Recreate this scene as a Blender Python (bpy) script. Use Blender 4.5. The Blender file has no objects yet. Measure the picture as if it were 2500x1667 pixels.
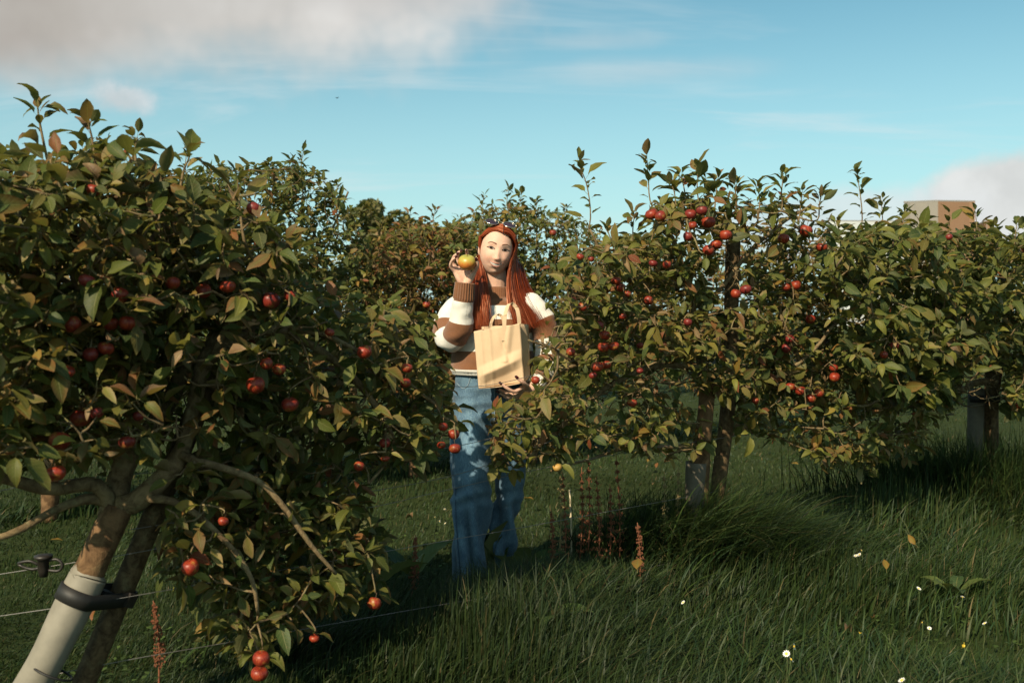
import bpy, bmesh, math, random
import numpy as np
from mathutils import Vector, Matrix

SC = bpy.context.scene
COL = SC.collection
rng = np.random.default_rng(11)
random.seed(11)
PI = math.pi
F, CZ, HZ = 2430.0, 1.25, 765.0          # focal length in photo pixels, eye height, horizon row of the 2500 px wide photo

# ------------------------------------------------------------------ camera
cam = bpy.data.cameras.new('camera')
cam.sensor_width = 36.0
cam.lens = 36.0 * F / 2500.0
cam.shift_y = -(833.5 - HZ) / 2500.0
cam.clip_end = 2000.0
cam.clip_start = 0.05
cam.dof.use_dof = True
cam.dof.focus_distance = 4.5
cam.dof.aperture_fstop = 4.5
cam_o = bpy.data.objects.new('camera', cam)
COL.objects.link(cam_o)
cam_o.location = (0, 0, CZ)
cam_o.rotation_euler = (PI / 2, 0, 0)
SC.camera = cam_o

# ------------------------------------------------------------------ light
SUN_DIR = Vector((-0.44, -0.83, 0.70)).normalized()      # from the scene towards the sun
sun = bpy.data.lights.new('sun', 'SUN')
sun.energy = 4.3
sun.angle = math.radians(0.55)
sun.color = (1.0, 0.85, 0.62)
sun_o = bpy.data.objects.new('sun', sun)
COL.objects.link(sun_o)
sun_o.rotation_euler = SUN_DIR.to_track_quat('Z', 'Y').to_euler()
sun_o.location = (-6, -5, 8)

vs = SC.view_settings
vs.view_transform = 'Standard'
vs.look = 'None'
vs.exposure = 0.6
vs.gamma = 1.0
vs.use_curve_mapping = False
SC.cycles.use_denoising = True
SC.cycles.max_bounces = 7
SC.cycles.diffuse_bounces = 4
SC.cycles.glossy_bounces = 2
SC.cycles.transmission_bounces = 4
SC.cycles.transparent_max_bounces = 8
SC.cycles.sample_clamp_indirect = 6.0


# ------------------------------------------------------------------ node helper
class NT:
    def __init__(s, tree):
        s.t = tree
        s.n = tree.nodes
        s.l = tree.links

    def add(s, kind, **kw):
        nd = s.n.new(kind)
        for k, v in kw.items():
            setattr(nd, k, v)
        return nd

    def put(s, sock, v):
        if isinstance(v, bpy.types.NodeSocket):
            s.l.new(v, sock)
        elif v is not None:
            try:
                sock.default_value = v
            except (TypeError, ValueError):
                sock.default_value = (*v, 1.0) if len(v) == 3 else v[:3]

    def math(s, op, a, b=None, c=None, clamp=False):
        nd = s.add('ShaderNodeMath', operation=op, use_clamp=clamp)
        for i, v in enumerate((a, b, c)):
            s.put(nd.inputs[i], v)
        return nd.outputs[0]

    def vmath(s, op, a, b=None, out=0):
        nd = s.add('ShaderNodeVectorMath', operation=op)
        s.put(nd.inputs[0], a)
        s.put(nd.inputs[1], b)
        return nd.outputs[out]

    def mix(s, fac, a, b, blend='MIX'):
        nd = s.add('ShaderNodeMix', data_type='RGBA', blend_type=blend)
        s.put(nd.inputs[0], fac)
        s.put(nd.inputs[6], a)
        s.put(nd.inputs[7], b)
        return nd.outputs[2]

    def noise(s, vec, scale, detail=4, rough=0.55, dist=0.0, out=0):
        nd = s.add('ShaderNodeTexNoise')
        s.put(nd.inputs['Vector'], vec)
        nd.inputs['Scale'].default_value = scale
        nd.inputs['Detail'].default_value = detail
        nd.inputs['Roughness'].default_value = rough
        nd.inputs['Distortion'].default_value = dist
        return nd.outputs[out]

    def step(s, v, lo, hi, a=0.0, b=1.0):
        nd = s.add('ShaderNodeMapRange', interpolation_type='SMOOTHSTEP')
        s.put(nd.inputs[0], v)
        for i, x in enumerate((lo, hi, a, b)):
            nd.inputs[1 + i].default_value = x
        return nd.outputs[0]

    def ramp(s, fac, stops):
        nd = s.add('ShaderNodeValToRGB')
        s.put(nd.inputs[0], fac)
        e = nd.color_ramp.elements
        while len(e) < len(stops):
            e.new(0.5)
        for el, (p, c) in zip(e, stops):
            el.position = p
            el.color = (*c, 1.0)
        return nd.outputs[0]

    def mapping(s, vec, scale=(1, 1, 1), rot=(0, 0, 0), loc=(0, 0, 0)):
        nd = s.add('ShaderNodeMapping')
        s.put(nd.inputs[0], vec)
        nd.inputs['Scale'].default_value = scale
        nd.inputs['Rotation'].default_value = rot
        nd.inputs['Location'].default_value = loc
        return nd.outputs[0]


# ------------------------------------------------------------------ sky: one daylight sky with drifting cloud
world = bpy.data.worlds.new('World')
SC.world = world
world.use_nodes = True
w = NT(world.node_tree)
w.n.clear()
out = w.add('ShaderNodeOutputWorld')
bg = w.add('ShaderNodeBackground')
w.l.new(bg.outputs[0], out.inputs[0])
sky = w.add('ShaderNodeTexSky', sky_type='NISHITA')
sky.sun_disc = False
sky.sun_elevation = math.asin(SUN_DIR.z)
sky.sun_rotation = math.atan2(SUN_DIR.x, SUN_DIR.y)
sky.air_density = 1.0
sky.dust_density = 1.2
sky.ozone_density = 2.0
tc = w.add('ShaderNodeTexCoord')
D = tc.outputs['Generated']
sep = w.add('ShaderNodeSeparateXYZ')
w.l.new(D, sep.inputs[0])
tint = w.mix(1.0, sky.outputs[0], (0.79, 1.17, 0.97), 'MULTIPLY')
hz = w.step(sep.outputs[2], -0.02, 0.34)
base = w.mix(hz, w.mix(0.65, tint, (5.0, 6.9, 7.3)), tint)


def cloud(px, py, sx, sy, seed, nscale, amp, lo, hi, stretch=(1, 1, 1)):
    c = Vector(((px - 1250) / F, 1.0, (HZ - py) / F)).normalized()
    r = Vector((0, 0, 1)).cross(c).normalized() * -1
    r = c.cross(Vector((0, 0, 1))).normalized()
    u = r.cross(c).normalized()
    a = w.math('DIVIDE', w.vmath('DOT_PRODUCT', D, tuple(r), out=1), sx)
    b = w.math('DIVIDE', w.vmath('DOT_PRODUCT', D, tuple(u), out=1), sy)
    front = w.step(w.vmath('DOT_PRODUCT', D, tuple(c), out=1), 0.2, 0.5)
    e = w.math('SQRT', w.math('ADD', w.math('MULTIPLY', a, a), w.math('MULTIPLY', b, b)))
    nz = w.noise(w.mapping(D, scale=stretch, loc=(seed, seed * 0.7, 0)), nscale, 4, 0.58)
    v = w.math('ADD', w.math('SUBTRACT', 1.0, e), w.math('MULTIPLY', w.math('SUBTRACT', nz, 0.5), amp))
    return w.math('MULTIPLY', w.step(v, lo, hi), front), nz


def over(col, mask, n, bright, dark, amount):
    c = w.mix(w.step(n, 0.35, 0.66), dark, bright)
    return w.mix(w.math('MULTIPLY', mask, amount), col, c)


comb = w.add('ShaderNodeCombineXYZ')
zz = w.math('ADD', w.math('MAXIMUM', sep.outputs[2], 0.0), 0.16)
w.l.new(w.math('DIVIDE', sep.outputs[0], zz), comb.inputs[0])
w.l.new(w.math('DIVIDE', sep.outputs[1], zz), comb.inputs[1])
plane = comb.outputs[0]
# thin high streaks over the whole sky
ci = w.noise(w.mapping(plane, scale=(0.55, 1.9, 1), rot=(0, 0, 0.16)), 1.3, 5, 0.62, 0.6)
col = over(base, w.step(ci, 0.50, 0.78), ci, (6.0, 6.6, 6.7), (5.4, 6.2, 6.4), 0.5)
# scattered cumulus over the rest of the sky, away from the view as in it
cu = w.noise(w.mapping(plane, loc=(5.3, 8.1, 0)), 0.75, 4, 0.55)
away = w.step(sep.outputs[1], 0.55, 0.25)
col = over(col, w.math('MULTIPLY', w.step(cu, 0.54, 0.66), away), cu, (5.6, 5.4, 5.2), (4.2, 4.0, 3.8), 0.9)
for px, py, sx, sy, sd, ns, am, lo, hi, amt, br, dk in (
        (170, -120, 0.45, 0.130, 3.1, 6.0, 0.95, 0.02, 0.50, 0.97, (6.3, 6.15, 5.9), (4.9, 4.7, 4.4)),
        (-150, 20, 0.20, 0.080, 9.4, 7.0, 0.9, 0.0, 0.6, 0.8, (3.8, 3.55, 3.2), (3.1, 2.8, 2.5)),
        (960, -45, 0.17, 0.055, 1.7, 8.0, 1.1, 0.05, 0.75, 0.65, (5.2, 5.1, 5.0), (4.4, 4.3, 4.2)),
        (300, 245, 0.038, 0.020, 6.2, 26.0, 1.2, 0.0, 0.7, 0.7, (6.2, 6.1, 6.1), (5.2, 5.2, 5.2)),
        (2540, 500, 0.135, 0.066, 4.4, 13.0, 0.75, 0.12, 0.40, 0.94, (6.6, 6.6, 6.5), (5.5, 5.5, 5.4)),
        (2060, 560, 0.200, 0.048, 8.8, 14.0, 0.8, 0.05, 0.55, 0.7, (6.2, 6.5, 6.6), (5.3, 5.6, 5.7)),
        (1450, 100, 0.100, 0.014, 2.5, 9.0, 1.2, 0.0, 0.9, 0.3, (5.4, 5.8, 5.9), (5.0, 5.4, 5.6)),
        (1600, 175, 0.160, 0.020, 7.5, 8.0, 1.2, 0.0, 0.9, 0.3, (5.4, 5.8, 5.9), (5.0, 5.4, 5.6))):
    m_, n_ = cloud(px, py, sx, sy, sd, ns, am, lo, hi)
    col = over(col, m_, n_, br, dk, amt)
w.put(bg.inputs[0], col)
bg.inputs[1].default_value = 0.081
world.cycles.sampling_method = 'MANUAL'
world.cycles.sample_map_resolution = 512

# ------------------------------------------------------------------ small helpers


def W(px, py, d):
    """world point seen at photo pixel (px, py) at distance d along the view axis"""
    return np.array([(px - 1250) / F * d, d, CZ - (py - HZ) / F * d])


def drow(px, c=3.94):
    """distance of the planting row c (its distance straight ahead) where it passes under pixel column px"""
    return c / (1 - 0.83 * (px - 1250) / F)


def gd(py, h=0.0):
    """distance of the point h above flat ground seen at pixel row py"""
    return (CZ - h) * F / (py - HZ)


def ground_at(px, py, h=0.0):
    d = gd(py, h)
    return np.array([(px - 1250) / F * d, d, 0.0])


_wv = np.random.default_rng(5)
_K = _wv.normal(size=(10, 3))
_PH = _wv.uniform(0, 6.28, 10)


def fn(Pn, freq, seed=0.0):
    """smooth pseudo-noise, about -1..1"""
    Pn = np.asarray(Pn, float)
    a = Pn @ (_K.T * freq) + _PH + seed * 1.7
    return np.sin(a).sum(-1) / 4.0


def cr(a, b):
    return np.array((a[1] * b[2] - a[2] * b[1], a[2] * b[0] - a[0] * b[2], a[0] * b[1] - a[1] * b[0]))


def link(o, parent=None):
    COL.objects.link(o)
    if parent is not None:
        o.parent = parent
    return o


def tag(o, label=None, cat=None, group=None, kind=None):
    if label:
        o['label'] = label
    if cat:
        o['category'] = cat
    if group:
        o['group'] = group
    if kind:
        o['kind'] = kind
    return o


def empty(name, loc):
    o = bpy.data.objects.new(name, None)
    COL.objects.link(o)
    o.location = [float(v) for v in loc]
    o.empty_display_size = 0.1
    return o


def mesh_np(name, V, polys, mats, uv=None, colr=None, smooth=True, midx=None):
    """mesh from arrays; polys is one (N,k) array or a list of them; uv/colr are per vertex"""
    if not isinstance(polys, list):
        polys = [polys]
    polys = [np.asarray(p, np.int32) for p in polys if len(p)]
    V = np.asarray(V, np.float32)
    me = bpy.data.meshes.new(name)
    me.vertices.add(len(V))
    me.vertices.foreach_set('co', V.ravel())
    loops = np.concatenate([p.ravel() for p in polys]).astype(np.int32)
    tot = np.concatenate([np.full(len(p), p.shape[1], np.int32) for p in polys])
    start = np.concatenate([[0], np.cumsum(tot)[:-1]]).astype(np.int32)
    me.loops.add(len(loops))
    me.loops.foreach_set('vertex_index', loops)
    me.polygons.add(len(tot))
    me.polygons.foreach_set('loop_start', start)
    me.polygons.foreach_set('loop_total', tot)
    if midx is not None:
        me.polygons.foreach_set('material_index', np.asarray(midx, np.int32))
    me.polygons.foreach_set('use_smooth', np.full(len(tot), bool(smooth)))
    if uv is not None:
        u = me.uv_layers.new(name='UVMap')
        u.data.foreach_set('uv', np.asarray(uv, np.float32)[loops].ravel())
    if colr is not None:
        ca = me.color_attributes.new('tint', 'FLOAT_COLOR', 'POINT')
        c4 = np.ones((len(V), 4), np.float32)
        c4[:, :3] = colr
        ca.data.foreach_set('color', c4.ravel())
    for m in (mats if isinstance(mats, (list, tuple)) else [mats]):
        me.materials.append(m)
    me.update(calc_edges=True)
    me.validate()
    return me


def obj(name, me, parent=None, loc=None):
    o = bpy.data.objects.new(name, me)
    link(o, parent)
    if loc is not None:
        o.location = [float(v) for v in loc]
    return o


class MB:
    """collects pieces of ONE mesh"""

    def __init__(s):
        s.V, s.Q, s.T, s.n, s.uv, s.c = [], [], [], 0, [], []

    def add(s, V, Q=None, T=None, uv=None, c=None):
        V = np.asarray(V, float)
        s.V.append(V)
        if Q is not None and len(Q):
            s.Q.append(np.asarray(Q) + s.n)
        if T is not None and len(T):
            s.T.append(np.asarray(T) + s.n)
        s.uv.append(np.zeros((len(V), 2)) if uv is None else uv)
        s.c.append(np.ones((len(V), 3)) if c is None else np.broadcast_to(c, (len(V), 3)))
        s.n += len(V)

    def mesh(s, name, mat, smooth=True, off=(0, 0, 0), uv=False, col=False):
        polys = ([np.concatenate(s.Q)] if s.Q else []) + ([np.concatenate(s.T)] if s.T else [])
        return mesh_np(name, np.concatenate(s.V) - np.asarray(off), polys, mat,
                       uv=np.concatenate(s.uv) if uv else None, colr=np.concatenate(s.c) if col else None, smooth=smooth)

    def build(s, name, mat, parent=None, smooth=True, loc=(0, 0, 0), uv=False, col=False):
        me = s.mesh(name, mat, smooth, loc, uv, col)
        return obj(name, me, parent, None if parent is not None else loc)


def frames(Pt):
    Pt = np.asarray(Pt, float)
    Tn = np.gradient(Pt, axis=0)
    Tn /= np.linalg.norm(Tn, axis=1)[:, None] + 1e-12
    a = np.array([0, 0, 1.0]) if abs(Tn[0][2]) < 0.9 else np.array([1.0, 0, 0])
    n = np.cross(Tn[0], a)
    n /= np.linalg.norm(n)
    N = []
    for t in Tn:
        n = n - t * np.dot(n, t)
        n /= np.linalg.norm(n) + 1e-12
        N.append(n)
    N = np.array(N)
    return Tn, N, np.cross(Tn, N)


def tube(Pt, R, sides=8, cap=True, squash=1.0):
    Pt = np.asarray(Pt, float)
    R = np.broadcast_to(np.asarray(R, float), (len(Pt),))
    Tn, N, B = frames(Pt)
    a = np.linspace(0, 2 * PI, sides, endpoint=False)
    V = (Pt[:, None] + R[:, None, None] * (np.cos(a)[None, :, None] * N[:, None] + squash * np.sin(a)[None, :, None] * B[:, None]))
    V = V.reshape(-1, 3)
    n = len(Pt)
    i, j = np.meshgrid(np.arange(n - 1), np.arange(sides), indexing='ij')
    j2 = (j + 1) % sides
    Q = np.stack([i * sides + j, i * sides + j2, (i + 1) * sides + j2, (i + 1) * sides + j], -1).reshape(-1, 4)
    T = np.zeros((0, 3), int)
    if cap:
        V = np.concatenate([V, Pt[:1], Pt[-1:]])
        c0, c1 = n * sides, n * sides + 1
        k = np.arange(sides)
        T = np.concatenate([np.stack([np.full(sides, c0), (k + 1) % sides, k], -1),
                            np.stack([np.full(sides, c1), (n - 1) * sides + k, (n - 1) * sides + (k + 1) % sides], -1)])
    return V, Q, T


def spline(Pt, n):
    """smooth curve through points"""
    Pt = np.asarray(Pt, float)
    if len(Pt) == 2:
        t = np.linspace(0, 1, n)[:, None]
        return Pt[0] * (1 - t) + Pt[1] * t
    Q = np.vstack([2 * Pt[0] - Pt[1], Pt, 2 * Pt[-1] - Pt[-2]])
    u = np.linspace(0, len(Pt) - 1 - 1e-9, n)
    i = u.astype(int)
    t = (u - i)[:, None]
    a, b, c, d = Q[i], Q[i + 1], Q[i + 2], Q[i + 3]
    return 0.5 * (2 * b + (c - a) * t + (2 * a - 5 * b + 4 * c - d) * t ** 2 + (3 * b - a - 3 * c + d) * t ** 3)


def lerp_list(R, n):
    R = np.asarray(R, float)
    return np.interp(np.linspace(0, len(R) - 1, n), np.arange(len(R)), R)


def boxv(c, s, rot=None):
    c, s = np.asarray(c, float), np.asarray(s, float) / 2
    V = np.array([[x, y, z] for x in (-1, 1) for y in (-1, 1) for z in (-1, 1)], float) * s
    if rot is not None:
        V = V @ np.asarray(rot).T
    Q = [[0, 1, 3, 2], [4, 6, 7, 5], [0, 4, 5, 1], [2, 3, 7, 6], [0, 2, 6, 4], [1, 5, 7, 3]]
    return V + c, np.array(Q)


def lathe(prof, sides=16):
    """prof: (r, z) list from bottom to top, closed at r=0 ends"""
    prof = np.asarray(prof, float)
    a = np.linspace(0, 2 * PI, sides, endpoint=False)
    V = np.stack([prof[:, 0][:, None] * np.cos(a), prof[:, 0][:, None] * np.sin(a), np.repeat(prof[:, 1][:, None], sides, 1)], -1).reshape(-1, 3)
    n = len(prof)
    i, j = np.meshgrid(np.arange(n - 1), np.arange(sides), indexing='ij')
    j2 = (j + 1) % sides
    Q = np.stack([i * sides + j, i * sides + j2, (i + 1) * sides + j2, (i + 1) * sides + j], -1).reshape(-1, 4)
    return V, Q


# ------------------------------------------------------------------ materials
def material(name):
    m = bpy.data.materials.new(name)
    m.use_nodes = True
    t = NT(m.node_tree)
    b = t.n['Principled BSDF']
    return m, t, b, t.n['Material Output']


def bumped(t, b, h, strength=0.4, dist=0.01):
    bp = t.add('ShaderNodeBump')
    bp.inputs['Strength'].default_value = strength
    bp.inputs['Distance'].default_value = dist
    t.put(bp.inputs['Height'], h)
    t.l.new(bp.outputs[0], b.inputs['Normal'])


def simple(name, c, rough=0.6, var=0.25, scale=30.0, bump=0.2, dist=0.003, metallic=0.0, spec=0.5, obj_coord=True):
    m, t, b, o = material(name)
    tc = t.add('ShaderNodeTexCoord')
    n = t.noise(tc.outputs['Object'], scale, 5, 0.6)
    c = np.asarray(c)
    t.put(b.inputs['Base Color'], t.mix(n, tuple(c * (1 - var)), tuple(np.minimum(c * (1 + var), 1))))
    b.inputs['Roughness'].default_value = rough
    b.inputs['Metallic'].default_value = metallic
    b.inputs['Specular IOR Level'].default_value = spec
    if bump:
        bumped(t, b, n, bump, dist)
    return m


def mat_leaf(name='leaf_surface', trans=0.36, gloss=0.55):
    m, t, b, o = material(name)
    at = t.add('ShaderNodeAttribute', attribute_name='tint')
    uv = t.add('ShaderNodeUVMap')
    s = t.add('ShaderNodeSeparateXYZ')
    t.l.new(uv.outputs[0], s.inputs[0])
    au = t.math('ABSOLUTE', s.outputs[0])
    # side veins run from the midrib to the edge, and a paler midrib
    ph = t.math('MULTIPLY', t.math('SUBTRACT', s.outputs[1], t.math('MULTIPLY', au, 0.22)), 48.0)
    vein = t.step(t.math('SINE', ph), 0.72, 1.0)
    rib = t.step(au, 0.10, 0.02)
    vv = t.math('MAXIMUM', t.math('MULTIPLY', vein, 0.30), t.math('MULTIPLY', rib, 0.75))
    geo = t.add('ShaderNodeNewGeometry')
    n = t.noise(geo.outputs['Position'], 55.0, 3, 0.6)
    c = t.mix(t.math('MULTIPLY', t.step(n, 0.55, 0.75), 0.35), at.outputs['Color'], (0.11, 0.075, 0.03))
    c = t.mix(t.math('MULTIPLY', vv, 0.8), c, (0.20, 0.19, 0.065))
    under = t.mix(0.45, c, (0.17, 0.165, 0.085))
    c = t.mix(geo.outputs['Backfacing'], c, under)
    t.put(b.inputs['Base Color'], c)
    b.inputs['Roughness'].default_value = gloss
    b.inputs['Specular IOR Level'].default_value = 0.32
    bumped(t, b, t.math('ADD', t.math('MULTIPLY', vv, -1.0), t.math('MULTIPLY', n, 0.8)), 0.5, 0.002)
    tr = t.add('ShaderNodeBsdfTranslucent')
    t.put(tr.inputs[0], t.mix(1.0, c, (1.25, 1.2, 0.55), 'MULTIPLY'))
    mx = t.add('ShaderNodeMixShader')
    mx.inputs[0].default_value = trans
    t.l.new(b.outputs[0], mx.inputs[1])
    t.l.new(tr.outputs[0], mx.inputs[2])
    t.l.new(mx.outputs[0], o.inputs[0])
    return m


def mat_bark(name, c1, c2, lichen=0.35, scale=1.0):
    m, t, b, o = material(name)
    tc = t.add('ShaderNodeTexCoord')
    n = t.noise(tc.outputs['Object'], 26.0 * scale, 8, 0.68, 0.8)
    f = t.noise(t.mapping(tc.outputs['Object'], scale=(1, 1, 0.25)), 60.0 * scale, 6, 0.7)
    l = t.noise(tc.outputs['Object'], 16.0 * scale, 6, 0.62)
    c = t.mix(t.step(n, 0.32, 0.68), c1, c2)
    c = t.mix(t.math('MULTIPLY', t.step(l, 0.54, 0.66), lichen), c, (0.24, 0.22, 0.11))
    t.put(b.inputs['Base Color'], c)
    b.inputs['Roughness'].default_value = 0.88
    b.inputs['Specular IOR Level'].default_value = 0.2
    bumped(t, b, t.math('ADD', n, t.math('MULTIPLY', f, 0.6)), 0.9, 0.008)
    return m


M = {}
M['leaf'] = mat_leaf()
M['bark'] = mat_bark('apple_bark', (0.085, 0.055, 0.028), (0.23, 0.165, 0.085), 0.55)
M['trunk'] = mat_bark('trunk_bark', (0.07, 0.038, 0.018), (0.19, 0.11, 0.054), 0.22, 0.8)
M['stake'] = mat_bark('stake_wood', (0.05, 0.03, 0.015), (0.15, 0.10, 0.05), 0.25, 1.2)


def mat_ground():
    m, t, b, o = material('turf_soil')
    geo = t.add('ShaderNodeNewGeometry')
    n = t.noise(geo.outputs['Position'], 2.2, 8, 0.65)
    f = t.noise(geo.outputs['Position'], 60.0, 6, 0.7)
    c = t.mix(n, (0.022, 0.034, 0.010), (0.040, 0.052, 0.016))
    c = t.mix(t.step(f, 0.42, 0.7), c, (0.052, 0.075, 0.022))
    t.put(b.inputs['Base Color'], c)
    b.inputs['Roughness'].default_value = 0.95
    b.inputs['Specular IOR Level'].default_value = 0.1
    bumped(t, b, f, 0.8, 0.03)
    return m


def mat_blade():
    m, t, b, o = material('grass_blade')
    at = t.add('ShaderNodeAttribute', attribute_name='tint')
    t.put(b.inputs['Base Color'], at.outputs['Color'])
    b.inputs['Roughness'].default_value = 0.55
    b.inputs['Specular IOR Level'].default_value = 0.3
    tr = t.add('ShaderNodeBsdfTranslucent')
    t.put(tr.inputs[0], at.outputs['Color'])
    mx = t.add('ShaderNodeMixShader')
    mx.inputs[0].default_value = 0.3
    t.l.new(b.outputs[0], mx.inputs[1])
    t.l.new(tr.outputs[0], mx.inputs[2])
    t.l.new(mx.outputs[0], o.inputs[0])
    return m


M['ground'] = mat_ground()
M['blade'] = mat_blade()
# ------------------------------------------------------------------ ground and grass
n_ = 90
gx = np.concatenate([-np.geomspace(500, 6, 30), np.linspace(-5.5, 9, 90), np.geomspace(9.5, 500, 30)])
gy = np.concatenate([np.linspace(-60, -2, 12), np.linspace(-1.5, 16, 110), np.geomspace(16.5, 900, 40)])
GX, GY = np.meshgrid(gx, gy, indexing='ij')


def gz(x, y):
    x, y = np.asarray(x, float), np.asarray(y, float)
    P3 = np.stack([x, y, np.zeros_like(x)], -1)
    near = np.clip(1 - np.hypot(x, y - 5) / 25.0, 0, 1)
    rowd = np.abs(0.64 * x - 0.77 * (y - 3.94))
    return near * (0.018 * fn(P3, 1.6) + 0.008 * fn(P3, 6.0, 3)) + 0.05 * np.exp(-(rowd / 0.45) ** 2) * near - 0.035


V = np.stack([GX, GY, gz(GX, GY)], -1).reshape(-1, 3)
nx, ny = len(gx), len(gy)
I, J = np.meshgrid(np.arange(nx - 1), np.arange(ny - 1), indexing='ij')
Q = np.stack([I * ny + J, (I + 1) * ny + J, (I + 1) * ny + J + 1, I * ny + J + 1], -1).reshape(-1, 4)
ground = obj('ground', mesh_np('ground', V, Q, M['ground']))
tag(ground, 'green orchard turf running between the rows of trees', None, None, 'structure')


def blades(X, Y, Ln, Wd, lean, az, colr, seg=3, z0=None):
    """numpy grass: each blade a tapering, bending strip"""
    n = len(X)
    t = np.linspace(0, 1, seg + 1)
    Z = gz(X, Y) if z0 is None else z0
    dirx, diry = np.cos(az), np.sin(az)
    bend = lean[:, None] * t[None] ** 1.7
    h = Ln[:, None] * (t[None] * (1 - 0.45 * np.clip(lean[:, None], 0, 1.6) * t[None] ** 1.5 * 0.8))
    ox = Ln[:, None] * bend * 0.75
    cx = X[:, None] + dirx[:, None] * ox
    cy = Y[:, None] + diry[:, None] * ox
    cz = Z[:, None] - 0.01 + h
    fa = rng.uniform(0, 2 * PI, n)
    wx, wy = np.cos(fa), np.sin(fa)
    wd = Wd[:, None] * (1 - t[None] ** 1.6) * 0.5
    L_ = np.stack([cx - wx[:, None] * wd, cy - wy[:, None] * wd, cz], -1)
    R_ = np.stack([cx + wx[:, None] * wd, cy + wy[:, None] * wd, cz], -1)
    k = 2 * seg + 1
    V = np.empty((n, k, 3))
    V[:, 0:2 * seg:2] = L_[:, :seg]
    V[:, 1:2 * seg:2] = R_[:, :seg]
    V[:, -1] = np.stack([cx[:, -1], cy[:, -1], cz[:, -1]], -1)
    b = np.arange(n)[:, None] * k
    q = np.concatenate([b + np.array([[2 * s, 2 * s + 1, 2 * s + 3, 2 * s + 2]]) for s in range(seg - 1)])
    tr = b + np.array([[2 * seg - 2, 2 * seg - 1, 2 * seg]])
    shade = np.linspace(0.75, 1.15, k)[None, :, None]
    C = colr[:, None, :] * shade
    return V.reshape(-1, 3), q, tr, C.reshape(-1, 3)


def grass_tint(n, X, Y):
    base = np.array([[0.022, 0.041, 0.009], [0.029, 0.047, 0.010], [0.018, 0.038, 0.013], [0.044, 0.054, 0.015], [0.11, 0.085, 0.038]])
    c = base[rng.choice(5, n, p=[0.34, 0.30, 0.22, 0.115, 0.025])]
    P3 = np.stack([X, Y, X * 0], -1)
    return c * (1 + 0.22 * fn(P3, 2.2, 2))[:, None] * rng.uniform(0.75, 1.3, n)[:, None]


def grass_field(n, d0, d1, wmul, alley):
    u = rng.uniform(0, 1, n)
    Y = d0 * (d1 / d0) ** u
    X = rng.uniform(-0.60, 0.60, n) * Y
    rowd = 0.64 * X - 0.77 * (Y - 3.94)               # + on the camera side of the near row, - beyond it
    P3 = np.stack([X, Y, X * 0], -1)
    cl = fn(P3, 3.2, 1)
    short = 0.035 + 0.028 * rng.uniform(0, 1, n) + 0.012 * cl
    near = 0.095 + 0.065 * cl + rng.uniform(-0.07, 0.08, n)
    strip = 0.23 + 0.08 * cl + rng.uniform(-0.13, 0.12, n)
    w_near = 1 / (1 + np.exp(-(rowd - 0.10) / 0.10)) * (1 / (1 + np.exp(-(X + 0.75) / 0.12)))
    w_strip = np.exp(-(rowd / 0.42) ** 2) * (1 / (1 + np.exp(-(X + 0.45) / 0.15)))
    w_strip2 = np.exp(-(((rowd + 3.51 + 0.2) / 0.35)) ** 2)
    Ln = short * (1 - np.clip(w_near + w_strip, 0, 1)) + near * w_near * (1 - w_strip) + strip * w_strip
    Ln = np.clip(np.maximum(Ln, 0.14 * w_strip2 * rng.uniform(0.5, 1.2, n)), 0.02, 0.4)
    lean = np.clip(0.55 + 0.5 * fn(P3, 4.0, 7) + rng.uniform(-0.4, 0.7, n), 0.02, 1.5)
    az = 0.2 + 1.5 * fn(P3, 1.9, 4) + rng.normal(0, 0.75, n)
    Wd = np.where(Ln > 0.09, 0.0064, 0.0036) * rng.uniform(0.55, 1.45, n) * wmul * np.maximum(1, Y / 4.5) ** 0.8
    return blades(X, Y, Ln, Wd, lean, az, grass_tint(n, X, Y))


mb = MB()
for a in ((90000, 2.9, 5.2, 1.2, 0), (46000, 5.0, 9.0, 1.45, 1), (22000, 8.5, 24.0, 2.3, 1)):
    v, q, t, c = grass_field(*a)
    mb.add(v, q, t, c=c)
# coarse, leaning blades over the long grass, and low broad weeds between them
nb = 9000
Yb = 2.9 * (6.4 / 2.9) ** rng.uniform(0, 1, nb)
Xb = rng.uniform(-0.60, 0.60, nb) * Yb
P3 = np.stack([Xb, Yb, Xb * 0], -1)
keep = (0.64 * Xb - 0.77 * (Yb - 3.94) > -0.35) & (Xb > -0.8) & (fn(P3, 3.5, 9) > -0.35)
Xb, Yb, P3 = Xb[keep], Yb[keep], P3[keep]
nb = len(Xb)
v, q, t, c = blades(Xb, Yb, rng.uniform(0.11, 0.25, nb), rng.uniform(0.006, 0.0095, nb), np.clip(rng.normal(0.95, 0.3, nb), 0.1, 1.5),
                    0.5 + 1.6 * fn(P3, 1.6, 4) + rng.normal(0, 0.45, nb), grass_tint(nb, Xb, Yb) * 1.25, 5)
mb.add(v, q, t, c=c)
nw = 7000
Yb = 2.9 * (9.0 / 2.9) ** rng.uniform(0, 1, nw)
Xb = rng.uniform(-0.60, 0.60, nw) * Yb
P3 = np.stack([Xb, Yb, Xb * 0], -1)
keep = fn(P3, 2.4, 12) > 0.15
Xb, Yb = Xb[keep], Yb[keep]
nw = len(Xb)
zb = gz(Xb, Yb) + rng.uniform(0.015, 0.06, nw)
sb = rng.uniform(0.006, 0.014, nw)
ab = rng.uniform(0, 6.28, nw)
ux_, uy_ = np.cos(ab) * sb, np.sin(ab) * sb
tz_ = rng.uniform(-0.4, 0.4, nw) * sb
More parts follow.
